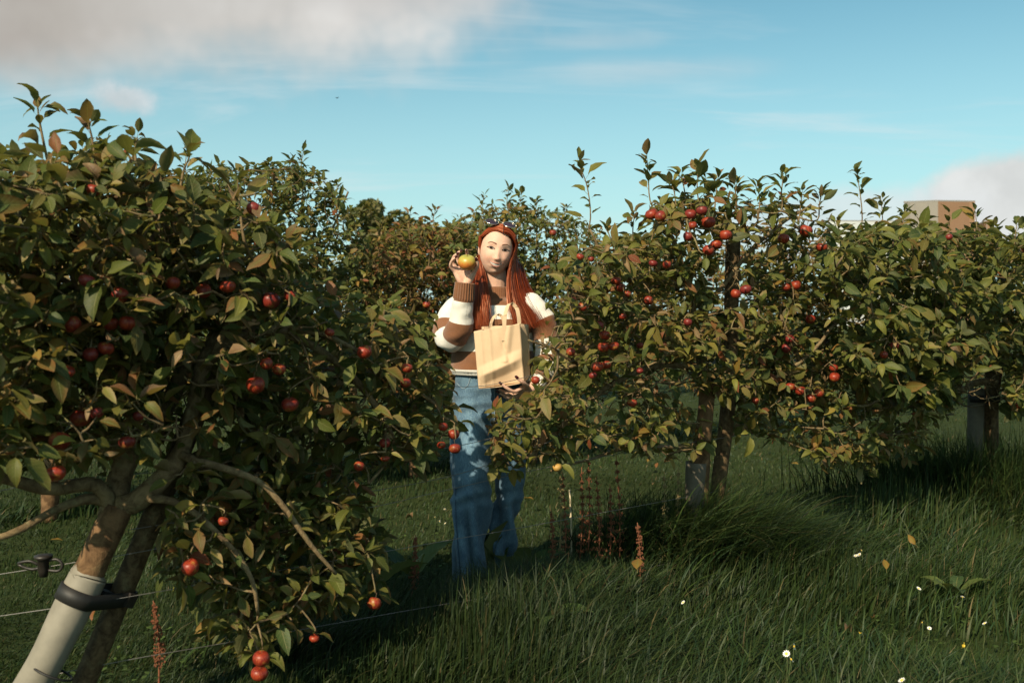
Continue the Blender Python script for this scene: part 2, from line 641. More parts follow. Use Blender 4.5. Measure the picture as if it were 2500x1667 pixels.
Vw = np.stack([np.stack([Xb - ux_, Yb - uy_, zb - tz_], -1), np.stack([Xb + uy_ * 0.75, Yb - ux_ * 0.75, zb + 0.2 * sb], -1),
               np.stack([Xb + ux_, Yb + uy_, zb + tz_], -1), np.stack([Xb - uy_ * 0.75, Yb + ux_ * 0.75, zb + 0.2 * sb], -1)], 1)
mb.add(Vw.reshape(-1, 3), np.arange(nw * 4).reshape(nw, 4), c=np.repeat(np.array([0.055, 0.085, 0.020]) * rng.uniform(0.7, 1.5, (nw, 1)), 4, 0))
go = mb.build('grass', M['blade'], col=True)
tag(go, 'green grass covering the orchard floor, longer under the trees', 'grass', None, 'stuff')

# ------------------------------------------------------------------ leaves
PAL = {
    'green': (0.090, 0.104, 0.017), 'deep': (0.058, 0.074, 0.015), 'blue': (0.060, 0.086, 0.022), 'lime': (0.160, 0.150, 0.026),
    'olive': (0.130, 0.108, 0.024), 'yellow': (0.27, 0.18, 0.035), 'rust': (0.20, 0.075, 0.022), 'brown': (0.13, 0.066, 0.028),
    'tan': (0.32, 0.21, 0.11), 'red': (0.19, 0.042, 0.020)}


def leaf_shape(r, rows, colour, edge=None, long=1.0, dry=0.0):
    """one leaf: stalk at the origin, blade along +Y, upper face +Z, unit length"""
    prof_v = np.array([0, 0.14, 0.34, 0.58, 0.80, 1.0]) if rows == 6 else np.array([0, 0.28, 0.68, 1.0])
    prof_w = np.array([0.06, 0.60, 1.0, 0.92, 0.56, 0.03]) if rows == 6 else np.array([0.08, 0.94, 0.80, 0.03])
    wid = r.uniform(0.19, 0.27) / long
    fold = r.uniform(0.10, 0.70) + dry * 0.8
    curl = r.uniform(-0.1, 1.3) + dry * r.uniform(-1.2, 1.2)
    twist = r.uniform(-0.35, 0.35)
    pet = 0.30
    ang = curl * (prof_v - 0.25)
    seg = np.diff(prof_v, prepend=0)
    y = pet + np.cumsum(seg * np.cos(ang))
    z = 0.06 - np.cumsum(seg * np.sin(ang))
    V, UV, C = [], [], []
    c = np.array(colour)
    ec = c if edge is None else np.array(edge)
    for k, v in enumerate(prof_v):
        hw = prof_w[k] * wid
        for s in (-1, 0, 1):
            up = abs(s) * hw * fold + (r.uniform(-0.05, 0.05) if s else 0)
            a = twist * v
            x = s * hw * math.cos(fold * 0.6)
            V.append([x * math.cos(a) - up * math.sin(a), y[k], z[k] + up * math.cos(a) + x * math.sin(a)])
            UV.append([s, v])
            m = (0.75 * abs(s) + 0.5 * v ** 3) * r.uniform(0.4, 1.0)
            C.append(c + (ec - c) * min(1, m) if edge is not None else c * r.uniform(0.9, 1.1))
    Q = []
    for k in range(len(prof_v) - 1):
        for s in (0, 1):
            a = 3 * k + s
            Q.append([a, a + 1, a + 4, a + 3])
    b = len(V)
    pw = 0.014
    for q in ([-pw, 0, 0], [pw, 0, 0], [pw * 0.7, pet + 0.02, 0.058], [-pw * 0.7, pet + 0.02, 0.058], [0, 0.0, -0.02], [0, pet + 0.02, 0.045]):
        V.append(q)
        UV.append([0, 0])
        C.append((0.16, 0.12, 0.05))
    Q += [[b, b + 1, b + 2, b + 3], [b + 1, b + 4, b + 5, b + 2], [b + 4, b, b + 3, b + 5]][:1]
    return np.array(V), np.array(Q), np.array(UV, float), np.array(C)


KINDS = [('green', None), ('green', 'olive'), ('green', 'rust'), ('deep', None), ('deep', 'brown'), ('blue', None), ('lime', None), ('lime', 'tan'),
         ('olive', 'rust'), ('olive', None), ('yellow', 'rust'), ('rust', 'brown'), ('brown', 'tan'), ('tan', 'brown'), ('red', 'rust'), ('yellow', 'lime')]
WTS = {
    'left': [18, 9, 10, 14, 10, 8, 8, 5, 8, 7, 1.2, 3.2, 2.6, 1.6, 0.8, 0.8],
    'mid': [16, 10, 10, 9, 5, 7, 14, 8, 9, 7, 2, 3.5, 2, 2.2, 1, 1.2],
    'right': [24, 8, 3, 18, 3, 14, 14, 3, 3, 5, 0.8, 0.6, 0.4, 0.4, 0.2, 1],
    'green': [24, 8, 3, 24, 3, 14, 10, 2, 4, 5, 1.5, 1.5, 0.6, 0.4, 0.4, 1],
    'gold': [20, 8, 3, 20, 3, 12, 12, 4, 4, 5, 5, 1.5, 1, 1, 0.4, 4],
    'russet': [9, 5, 9, 4, 6, 3, 5, 6, 14, 6, 8, 21, 9, 3, 7, 2]}
SHAPES = 4
lr = np.random.default_rng(3)
VAR = {6: [], 4: []}
for rows in (6, 4):
    for ki, (a, b) in enumerate(KINDS):
        for s in range(SHAPES):
            dry = 0.9 if a in ('brown', 'tan', 'rust') and s % 2 else 0.0
            jit = lr.uniform(0.85, 1.18) * (1 + lr.uniform(-0.06, 0.06, 3))
            VAR[rows].append(leaf_shape(lr, rows, np.array(PAL[a]) * jit, PAL[b] if b else None, lr.uniform(0.85, 1.15), dry))
VMESH = {}


def variant_mesh(rows, k):
    if (rows, k) not in VMESH:
        v, q, u, c = VAR[rows][k]
        VMESH[rows, k] = mesh_np('leaf', v, q, M['leaf'], uv=u, colr=c)
    return VMESH[rows, k]


TREES = []


class Tree:
    def __init__(s, base, palette, size=0.085, rows=6, name='apple_tree', seed=1):
        s.base = np.asarray(base, float)
        s.r = np.random.default_rng(seed)
        s.pal = np.array(WTS[palette], float) / sum(WTS[palette])
        s.cum = np.cumsum(s.pal)
        s.size, s.rows, s.name = size, rows, name
        s.nodes = np.zeros((0, 3))
        s.trunk, s.limbs, s.twig = MB(), [], MB()
        s.leaf = []                      # (pos, R(3x3), scale, variant)
        TREES.append(s)

    def path(s, pts, r0, r1, where, sides=8, wob=0.0, n=None):
        pts = np.asarray(pts, float)
        ln = np.linalg.norm(np.diff(pts, axis=0), axis=1).sum()
        n = n or max(4, int(ln / 0.035))
        C = spline(pts, n)
        if wob:
            C[1:-1] += wob * np.stack([fn(C[1:-1], 9, 1 + k) for k in range(3)], -1)
        t = np.linspace(0, 1, n)
        R = r0 + (r1 - r0) * t ** 0.8
        if where != 'twig':
            R = R * (1 + 0.10 * fn(C, 22, 4))
        v, q, tr = tube(C, R, sides, where != 'twig')
        if where == 'trunk':
            s.trunk.add(v, q, tr)
        elif where == 'limb':
            m = MB()
            m.add(v, q, tr)
            s.limbs.append(m)
        else:
            s.twig.add(v, q, tr)
        s.nodes = np.vstack([s.nodes, C])
        return C

    def add_leaf(s, pos, d, up, scale=1.0):
        d = d / (math.sqrt(d @ d) + 1e-9)
        z = up - d * np.dot(up, d)
        if np.linalg.norm(z) < 1e-3:
            z = np.array([0.3, -0.8, 0.5]) - d * np.dot(np.array([0.3, -0.8, 0.5]), d)
        z /= math.sqrt(z @ z)
        roll = s.r.normal(0, 0.45)
        x = cr(d, z)
        z = z * math.cos(roll) + x * math.sin(roll)
        x = cr(d, z)
        k = int(min(len(KINDS) - 1, np.searchsorted(s.cum, s.r.random()))) * SHAPES + int(s.r.random() * SHAPES)
        s.leaf.append((np.asarray(pos), np.stack([x, d, z], 1), s.size * scale * np.clip(s.r.normal(0.86, 0.26), 0.3, 1.45), k))

    def rosette(s, p, axis, n, scale=1.0):
        axis = axis / (np.linalg.norm(axis) + 1e-9)
        a = cr(axis, (0.31, 0.2, 0.93))
        a /= np.linalg.norm(a)
        b = cr(axis, a)
        f0 = s.r.uniform(0, 6.28)
        for i in range(n):
            f = f0 + i * 2.4 + s.r.normal(0, 0.25)
            e = s.r.uniform(0.55, 1.65)
            rad = math.cos(f) * a + math.sin(f) * b
            d = math.cos(e) * axis + math.sin(e) * rad + np.array([0, 0, -0.28 - 0.25 * s.r.random()])
            s.add_leaf(p + s.r.normal(0, 0.006, 3), d, axis * 0.6 + np.array([-0.25, -0.35, 0.75]), scale * (0.75 + 0.35 * s.r.random()))

    def reach(s, p, r_end=0.0021, bend=0.25):
        """grow a twig from the nearest wood to p"""
        p = np.asarray(p, float)
        dv = s.nodes - p
        cost = np.linalg.norm(dv, axis=1) + 0.35 * np.maximum(dv[:, 2], 0)
        k = int(np.argmin(cost))
        a = s.nodes[k]
        ln = np.linalg.norm(p - a)
        if ln < 0.02:
            return p - a + np.array([0, 0, 0.02])
        side = s.r.normal(0, 1, 3) * ln * 0.10
        m1 = a + (p - a) * 0.4 + side + np.array([0, 0, -bend * 0.2 * ln])
        m2 = a + (p - a) * 0.75 + side * 0.6 + np.array([0, 0, -bend * 0.12 * ln])
        r0 = min(0.014, 0.0030 + 0.016 * ln)
        n = max(4, min(8, int(ln / 0.06)))
        C = s.path([a, m1, m2, p], r0, r_end, 'twig', 4 if s.rows == 6 else 3, 0.006, n)
        return C[-1] - C[-2]

    def fill(s, poly, count, row_c, thick=0.28, nl=(5, 9), skew=0.0, shift=0.0):
        """clusters of leaves through the crown volume whose outline, seen from the path, is poly"""
        poly = np.asarray(poly, float)
        lo, hi = poly.min(0), poly.max(0)
        pts = []
        while len(pts) < count:
            q = s.r.uniform(lo, hi)
            ins = False
            j = len(poly) - 1
            for i in range(len(poly)):
                if (poly[i, 1] > q[1]) != (poly[j, 1] > q[1]) and q[0] < (poly[j, 0] - poly[i, 0]) * (q[1] - poly[i, 1]) / (poly[j, 1] - poly[i, 1]) + poly[i, 0]:
                    ins = not ins
                j = i
            if ins:
                d = drow(q[0], row_c) + shift + np.clip(s.r.normal(0, thick), -1.7 * thick, 2.2 * thick)
                pts.append(W(q[0], q[1], d))
        pts = np.array(pts)
        dist = np.array([np.min(np.linalg.norm(s.nodes - p, axis=1)) for p in pts])
        for p in pts[np.argsort(dist)]:
            d = s.reach(p)
            d = d / (np.linalg.norm(d) + 1e-9)
            n = int(s.r.integers(nl[0], nl[1] + 1))
            ax = 0.6 * d + np.array([0, -0.15, 0.45]) + s.r.normal(0, 0.3, 3)
            s.rosette(p, ax, n)
            for _ in range(2):
                q = p - d * s.r.uniform(0.03, 0.13)
                s.add_leaf(q, s.r.normal(0, 1, 3) * [1, 1, 0.5] + [0, -0.2, 0.05], np.array([-0.2, -0.35, 0.8]), s.r.uniform(0.6, 0.95))

    def shoot(s, pts, n, r0=0.006, scale=1.0):
        """upright young shoot with leaves set alternately up it"""
        pts = np.asarray(pts, float)
        dv = np.linalg.norm(s.nodes - pts[0], axis=1)
        a = s.nodes[int(np.argmin(dv))]
        C = s.path(np.vstack([a[None], pts]), r0, 0.002, 'twig', 6, 0.0, 14)
        L0 = int(len(C) * 0.35)
        f = s.r.uniform(0, 6)
        for i in range(n):
            t = L0 + (len(C) - 1 - L0) * (i / max(1, n - 1)) ** 0.8
            k = min(int(t), len(C) - 2)
            p = C[k] + (C[k + 1] - C[k]) * (t - k)
            f += 2.4
            e = 1.15 - 0.75 * (i / n)
            d = np.array([math.cos(f) * math.sin(e), math.sin(f) * math.sin(e), math.cos(e) * 0.9 - 0.05])
            s.add_leaf(p, d, np.array([0, -0.1, 1.0]), scale * (1.05 - 0.35 * (i / n)))
        s.rosette(C[-1], C[-1] - C[-2], 3, scale * 0.6)


def leaf_arrays(tr, ids):
    by = {}
    for i in ids:
        by.setdefault(tr.leaf[i][3], []).append(i)
    mb = MB()
    for k, L in by.items():
        v, q, u, c = VAR[tr.rows][k]
        Pn = np.array([tr.leaf[i][0] for i in L])
        R = np.array([tr.leaf[i][1] for i in L])
        S = np.array([tr.leaf[i][2] for i in L])
        VV = np.einsum('nij,vj->nvi', R, v) * S[:, None, None] + Pn[:, None]
        n, m = len(L), len(v)
        QQ = q[None] + (np.arange(n) * m)[:, None, None]
        cj = tr.r.uniform(0.82, 1.2, (n, 1, 1))
        mb.add(VV.reshape(-1, 3), QQ.reshape(-1, 4), uv=np.tile(u, (n, 1)), c=(c[None] * cj).reshape(-1, 3))
    return mb


# ---- the near row: left tree
bL = np.array([-1.458, 2.80, 0.0])
LT = Tree(bL, 'left', 0.072, 6, seed=21)
dL = 2.93


def RW(px, py, off=0.0, c=3.94):
    return W(px, py, drow(px, c) + off)


fork = W(292, 1236, 2.93)
LT.path([W(-18, 1850, 2.80), W(115, 1600, 2.83), W(205, 1420, 2.88), W(255, 1310, 2.91), fork], 0.047, 0.040, 'trunk', 18, 0.004)
LT.path([fork, W(345, 1215, 2.93), W(430, 1120, 2.96), W(470, 1010, 3.0), W(500, 900, 3.02), W(540, 820, 3.05)], 0.034, 0.020, 'limb', 12, 0.006)
LT.path([W(275, 1262, 2.93), W(300, 1140, 3.0), W(370, 1040, 3.05), W(430, 950, 3.1), W(470, 830, 3.12), W(440, 700, 3.1), W(420, 560, 3.05)], 0.042, 0.014, 'limb', 12, 0.008)
LT.path([W(280, 1250, 2.93), W(230, 1180, 2.9), W(120, 1190, 2.8), W(0, 1165, 2.7), W(-120, 1150, 2.6)], 0.026, 0.014, 'limb', 10, 0.008)
LT.path([W(285, 1230, 2.94), W(215, 1215, 2.9), W(130, 1245, 2.82), W(40, 1300, 2.75), W(-60, 1330, 2.7)], 0.020, 0.008, 'limb', 8, 0.006)
LT.path([W(500, 900, 3.02), W(545, 850, 3.03), W(640, 806, 3.1), W(720, 820, 3.2), W(800, 868, 3.3), W(870, 930, 3.35), W(930, 1010, 3.4)], 0.020, 0.011, 'limb', 10, 0.006)
LT.path([W(640, 806, 3.1), W(760, 806, 3.2), W(860, 850, 3.3), W(960, 905, 3.42), W(1060, 985, 3.52)], 0.012, 0.005, 'limb', 8, 0.008)
LT.path([W(520, 880, 3.0), W(570, 790, 2.98), W(630, 700, 3.0), W(690, 640, 3.02), W(720, 560, 3.0)], 0.013, 0.006, 'limb', 8, 0.006)
LT.path([W(440, 1110, 2.95), W(560, 1150, 2.95), W(660, 1200, 2.98), W(760, 1330, 3.02), W(820, 1400, 3.05)], 0.014, 0.006, 'limb', 8, 0.008)
LT.path([W(345, 1215, 2.92), W(430, 1225, 2.9), W(520, 1290, 2.88), W(600, 1390, 2.9), W(630, 1500, 2.93)], 0.013, 0.005, 'limb', 8, 0.008)
LT.path([W(300, 1140, 3.0), W(240, 1000, 2.95), W(210, 860, 2.9), W(180, 700, 2.86), W(150, 560, 2.85), W(120, 430, 2.84)], 0.020, 0.007, 'limb', 9, 0.010)
LT.path([W(420, 700, 3.1), W(340, 560, 3.0), W(290, 480, 2.98), W(250, 400, 2.95)], 0.012, 0.006, 'limb', 8, 0.008)
LT.path([W(180, 700, 2.86), W(60, 620, 2.75), W(-60, 560, 2.65)], 0.011, 0.006, 'limb', 8, 0.008)
LT.path([W(930, 1010, 3.4), W(960, 1090, 3.45), W(900, 1180, 3.35)], 0.009, 0.004, 'limb', 6, 0.008)
for (pts, n) in (([(160, 560), (118, 400), (97, 300), (92, 262)], 15), ([(250, 480), (225, 340), (215, 300)], 13), ([(340, 470), (330, 380), (335, 335)], 10),
                 ([(30, 520), (10, 420), (0, 375)], 9), ([(420, 560), (445, 430), (462, 385)], 9), ([(600, 600), (585, 500), (580, 440)], 9)):
    LT.shoot([W(x, y, 2.88) for x, y in pts], n, 0.007, 1.25)
LT.fill([(-140, 400), (60, 390), (160, 380), (330, 350), (400, 400), (430, 470), (600, 500), (720, 600), (740, 760), (640, 860), (590, 1000),
         (420, 1080), (200, 1120), (-140, 1120)], 930, 3.94, 0.25)
LT.fill([(600, 700), (760, 700), (900, 750), (1060, 770), (1090, 950), (1110, 1060), (1000, 1140), (850, 1150), (640, 1120), (560, 1000)], 290, 3.94, 0.20, (4, 8))
LT.fill([(420, 1090), (640, 1100), (880, 1170), (920, 1330), (950, 1420), (780, 1480), (650, 1600), (540, 1540), (420, 1400), (390, 1200)], 330, 3.94, 0.17, (4, 8))

# ---- the near row: middle tree
bM = np.array([0.90, 4.72, 0.0])
MT = Tree(bM, 'mid', 0.070, 6, seed=22)
MT.path([bM + [0, 0, -0.05], W(1708, 1250, 4.72), W(1712, 1120, 4.72), W(1722, 1010, 4.72), W(1728, 930, 4.72)], 0.046, 0.036, 'trunk', 16, 0.005)
MT.path([W(1726, 960, 4.72), W(1716, 880, 4.70), W(1702, 800, 4.68), W(1680, 700, 4.66), W(1650, 600, 4.65), W(1600, 540, 4.62)], 0.028, 0.010, 'limb', 10, 0.010)
MT.path([W(1726, 960, 4.73), W(1790, 900, 4.72), W(1778, 860, 4.74), W(1720, 845, 4.74), W(1700, 800, 4.75)], 0.018, 0.010, 'limb', 9, 0.006)
MT.path([W(1728, 950, 4.73), W(1810, 952, 4.78), W(1870, 930, 4.85), W(1950, 880, 4.95), W(2040, 790, 5.1)], 0.020, 0.008, 'limb', 9, 0.008)
MT.path([W(1800, 952, 4.78), W(1830, 1000, 4.85), W(1830, 1050, 4.9)], 0.012, 0.006, 'limb', 8, 0.006)
MT.path([W(1720, 880, 4.70), W(1690, 850, 4.62), W(1610, 862, 4.5), W(1500, 870, 4.4), W(1410, 890, 4.25), W(1370, 905, 4.2)], 0.018, 0.007, 'limb', 9, 0.010)
MT.path([W(1720, 900, 4.70), W(1600, 890, 4.55), W(1490, 945, 4.4), W(1420, 1010, 4.3), W(1330, 1080, 4.18), W(1295, 1118, 4.12), W(1250, 1110, 4.08)], 0.016, 0.006, 'limb', 9, 0.006)
MT.path([W(1718, 1085, 4.72), W(1640, 1088, 4.6), W(1540, 1092, 4.48), W(1430, 1120, 4.3), W(1345, 1150, 4.18)], 0.013, 0.005, 'limb', 8, 0.006)
MT.path([W(1680, 700, 4.66), W(1600, 690, 4.5), W(1540, 740, 4.4), W(1480, 650, 4.35), W(1440, 560, 4.3)], 0.011, 0.005, 'limb', 8, 0.008)
MT.path([W(1702, 800, 4.68), W(1640, 830, 4.55), W(1590, 760, 4.5), W(1540, 690, 4.45), W(1510, 610, 4.45)], 0.010, 0.005, 'limb', 8, 0.008)
MT.path([W(1700, 790, 4.7), W(1760, 700, 4.75), W(1830, 610, 4.8), W(1890, 560, 4.85), W(1980, 500, 4.95)], 0.014, 0.006, 'limb', 8, 0.008)
MT.path([W(1950, 880, 4.95), W(1900, 740, 4.9), W(1960, 640, 4.95), W(2020, 560, 5.05)], 0.010, 0.005, 'limb', 8, 0.008)
MT.path([W(1410, 890, 4.25), W(1340, 850, 4.12), W(1290, 830, 4.05)], 0.008, 0.004, 'limb', 7, 0.006)
MT.path([W(1870, 930, 4.85), W(2000, 960, 5.1), W(2100, 990, 5.3), W(2170, 960, 5.4)], 0.011, 0.005, 'limb', 7, 0.008)
for (pts, n) in (([(1440, 600), (1442, 520), (1432, 450), (1410, 395)], 14), ([(1630, 580), (1590, 500), (1583, 440), (1580, 392)], 12), ([(1700, 520), (1702, 460), (1704, 415)], 11),
                 ([(1650, 540), (1648, 480), (1640, 450)], 9), ([(1790, 520), (1795, 470), (1798, 450)], 10), ([(1900, 520), (1908, 465), (1912, 430)], 11),
                 ([(1990, 540), (2000, 500), (2005, 478)], 12), ([(1745, 510), (1750, 460), (1752, 440)], 10), ([(1680, 500), (1668, 450), (1660, 430)], 9), ([(1540, 620), (1545, 560), (1548, 530)], 9), ([(1950, 540), (1955, 500), (1958, 470)], 10), ([(1850, 540), (1855, 490), (1850, 460)], 10), ([(1510, 640), (1490, 580), (1480, 560)], 8)):
    MT.shoot([W(x, y, 4.62) for x, y in pts], n + 4, 0.005, 1.25)
MT.fill([(1340, 650), (1450, 610), (1560, 590), (1620, 490), (1760, 470), (1900, 490), (2000, 530), (2040, 570), (2060, 760), (2040, 900), (1900, 960),
         (1500, 930), (1340, 900), (1300, 850), (1370, 760)], 640, 3.94, 0.26, (5, 9))
MT.fill([(1200, 1010), (1330, 930), (1560, 930), (1700, 1000), (1750, 1080), (1650, 1120), (1500, 1070), (1300, 1130), (1230, 1170), (1190, 1130)], 165, 3.94, 0.17, (4, 7))
MT.fill([(1780, 920), (2060, 870), (2290, 900), (2330, 1010), (2240, 1110), (2060, 1140), (1940, 1090), (1800, 1050)], 300, 3.94, 0.22, (4, 8))

# ---- the near row: right tree
bR = np.array([3.28, 6.75, 0.0])
RT = Tree(bR, 'right', 0.092, 6, seed=23)
RT.path([bR, W(2415, 1060, 6.75), W(2425, 960, 6.75), W(2440, 860, 6.75)], 0.045, 0.036, 'trunk', 14, 0.005)
for e in ([(2440, 860), (2380, 760), (2300, 640), (2240, 560)], [(2440, 860), (2470, 740), (2500, 620), (2520, 560)], [(2435, 900), (2300, 880), (2180, 820), (2090, 700)],
          [(2430, 930), (2330, 950), (2230, 960), (2150, 930)], [(2440, 880), (2540, 860), (2640, 800)], [(2380, 760), (2200, 680), (2110, 600)]):
    RT.path([W(x, y, drow(x) + 0.05) for x, y in e], 0.024, 0.008, 'limb', 9, 0.02)
for (pts, n) in (([(2110, 620), (2105, 520), (2098, 460), (2092, 428)], 14), ([(2160, 620), (2155, 540), (2152, 490)], 13), ([(2260, 600), (2250, 555), (2240, 530)], 10),
                 ([(2390, 620), (2385, 560), (2382, 520)], 11), ([(2420, 640), (2425, 590), (2430, 560)], 9), ([(2060, 640), (2050, 580), (2040, 550)], 9), ([(2200, 610), (2205, 550), (2208, 520)], 11), ([(2310, 610), (2316, 560), (2320, 525)], 11), ([(2470, 640), (2478, 580), (2482, 550)], 10)):
    RT.shoot([W(x, y, 6.1) for x, y in pts], n + 4, 0.006, 1.12)
RT.fill([(2030, 600), (2110, 555), (2300, 550), (2420, 575), (2580, 590), (2680, 800), (2620, 960), (2500, 1000), (2300, 960), (2100, 930), (2040, 800)], 760, 3.94, 0.34, (5, 9), shift=-0.35)
RT.fill([(2280, 880), (2560, 880), (2600, 990), (2480, 1010), (2300, 990)], 130, 3.94, 0.35, (5, 8))

# ---- the second row, across the grass alley


def row_tree(poly, count, c, palette, size, seed, tops, base_px, nl=(6, 10), thick=0.42):
    poly = np.asarray(poly, float)
    d = drow(base_px, c)
    b = W(base_px, 900, d)
    b[2] = 0
    t = Tree(b, palette, size, 4, seed=seed)
    cx, top = base_px, poly[:, 1].min()
    t.path([b + [0, 0, -0.05], b + [0.02, 0, 0.35], b + [0.0, 0.03, 0.8]], 0.05, 0.036, 'trunk', 10, 0.01)
    h0 = b + [0.0, 0.03, 0.75]
    for k in range(7):
        x = t.r.uniform(poly[:, 0].min() * 0.85 + cx * 0.15, poly[:, 0].max() * 0.85 + cx * 0.15)
        e = W(x, t.r.uniform(top + 60, top + 260), drow(x, c) + t.r.normal(0, 0.25))
        t.path([h0, h0 + (e - h0) * 0.45 + [0, 0, 0.1], e], 0.022, 0.007, 'limb', 6, 0.03, 9)
    for (x, y0, y1) in tops:
        t.shoot([W(x, y0, drow(x, c)), W(x - 3, (y0 + y1) / 2, drow(x, c)), W(x + 2, y1, drow(x, c))], 14, 0.006, 1.4)
    t.fill(poly, count, c, thick, nl)
    return t


R2 = 8.5
T1 = row_tree([(300, 480), (440, 415), (520, 420), (640, 405), (740, 395), (820, 465), (875, 550), (920, 660), (950, 930), (700, 1000), (330, 1000)], 1250, R2, 'green', 0.070, 31,
              [(455, 450, 362), (535, 470, 408), (655, 470, 402), (738, 450, 372), (822, 520, 452), (600, 480, 425), (700, 470, 420)], 640)
T2 = row_tree([(880, 650), (930, 570), (1010, 540), (1100, 550), (1150, 640), (1160, 950), (900, 980)], 820, R2, 'russet', 0.068, 32,
              [(1000, 580, 520), (1060, 570, 515), (930, 600, 550)], 1010)
T3 = row_tree([(1090, 560), (1150, 510), (1240, 500), (1330, 505), (1440, 550), (1520, 640), (1520, 960), (1140, 960)], 1050, R2, 'gold', 0.067, 33,
              [(1180, 540, 478), (1240, 530, 465), (1310, 540, 492), (1380, 560, 510), (1270, 530, 482)], 1300)
T4 = row_tree([(1500, 660), (1560, 640), (1640, 610), (1900, 580), (2050, 580), (2060, 950), (1480, 960)], 600, R2, 'russet', 0.072, 34,
              [(2010, 600, 548), (1950, 600, 555)], 1780)
T5 = row_tree([(-160, 520), (60, 480), (350, 470), (380, 1000), (-160, 1000)], 420, R2, 'green', 0.09, 35, [(250, 520, 450), (80, 520, 450)], 120)
T6 = row_tree([(2000, 600), (2200, 590), (2550, 590), (2600, 920), (2020, 950)], 280, R2, 'green', 0.10, 36, [(2480, 620, 570)], 2280)
# ---- the third row, glimpsed in the gaps
R3 = 13.5
T7 = row_tree([(500, 640), (980, 610), (1250, 610), (1300, 930), (500, 940)], 320, R3, 'green', 0.13, 41, [], 860)
T8 = row_tree([(1240, 640), (1500, 610), (1900, 610), (1950, 900), (1260, 920)], 320, R3, 'gold', 0.13, 42, [], 1560)
T9 = row_tree([(1880, 640), (2200, 620), (2560, 620), (2600, 900), (1900, 900)], 150, R3, 'green', 0.12, 43, [], 2200)

LABELS = {
    id(LT): 'large shaded apple tree with a leaning trunk, filling the near left of the orchard row',
    id(MT): 'sunlit apple tree full of red apples right of the woman, before a tall stake',
    id(RT): 'dense glossy green apple tree at the right edge, its trunk beside a strapped post',
    id(T1): 'tall rounded green tree behind the shaded left tree, in the row across the alley',
    id(T2): 'rusty red-leaved apple tree behind the raised hand holding an apple',
    id(T3): 'green tree with yellowing leaves directly behind the red-haired woman',
    id(T4): 'reddish tree mostly hidden behind the tree with the tall dark stake',
    id(T5): 'green tree hidden behind the crown of the leaning left tree',
    id(T6): 'green tree hidden behind the dense glossy tree at the right edge',
    id(T7): 'distant low tree glimpsed behind the rusty red-leaved tree',
    id(T8): 'distant low tree glimpsed behind the yellowing tree and the staked tree',
    id(T9): 'distant low tree glimpsed far behind the right edge tree'}

APPLE_SITES = []     # filled later, before the wood is meshed
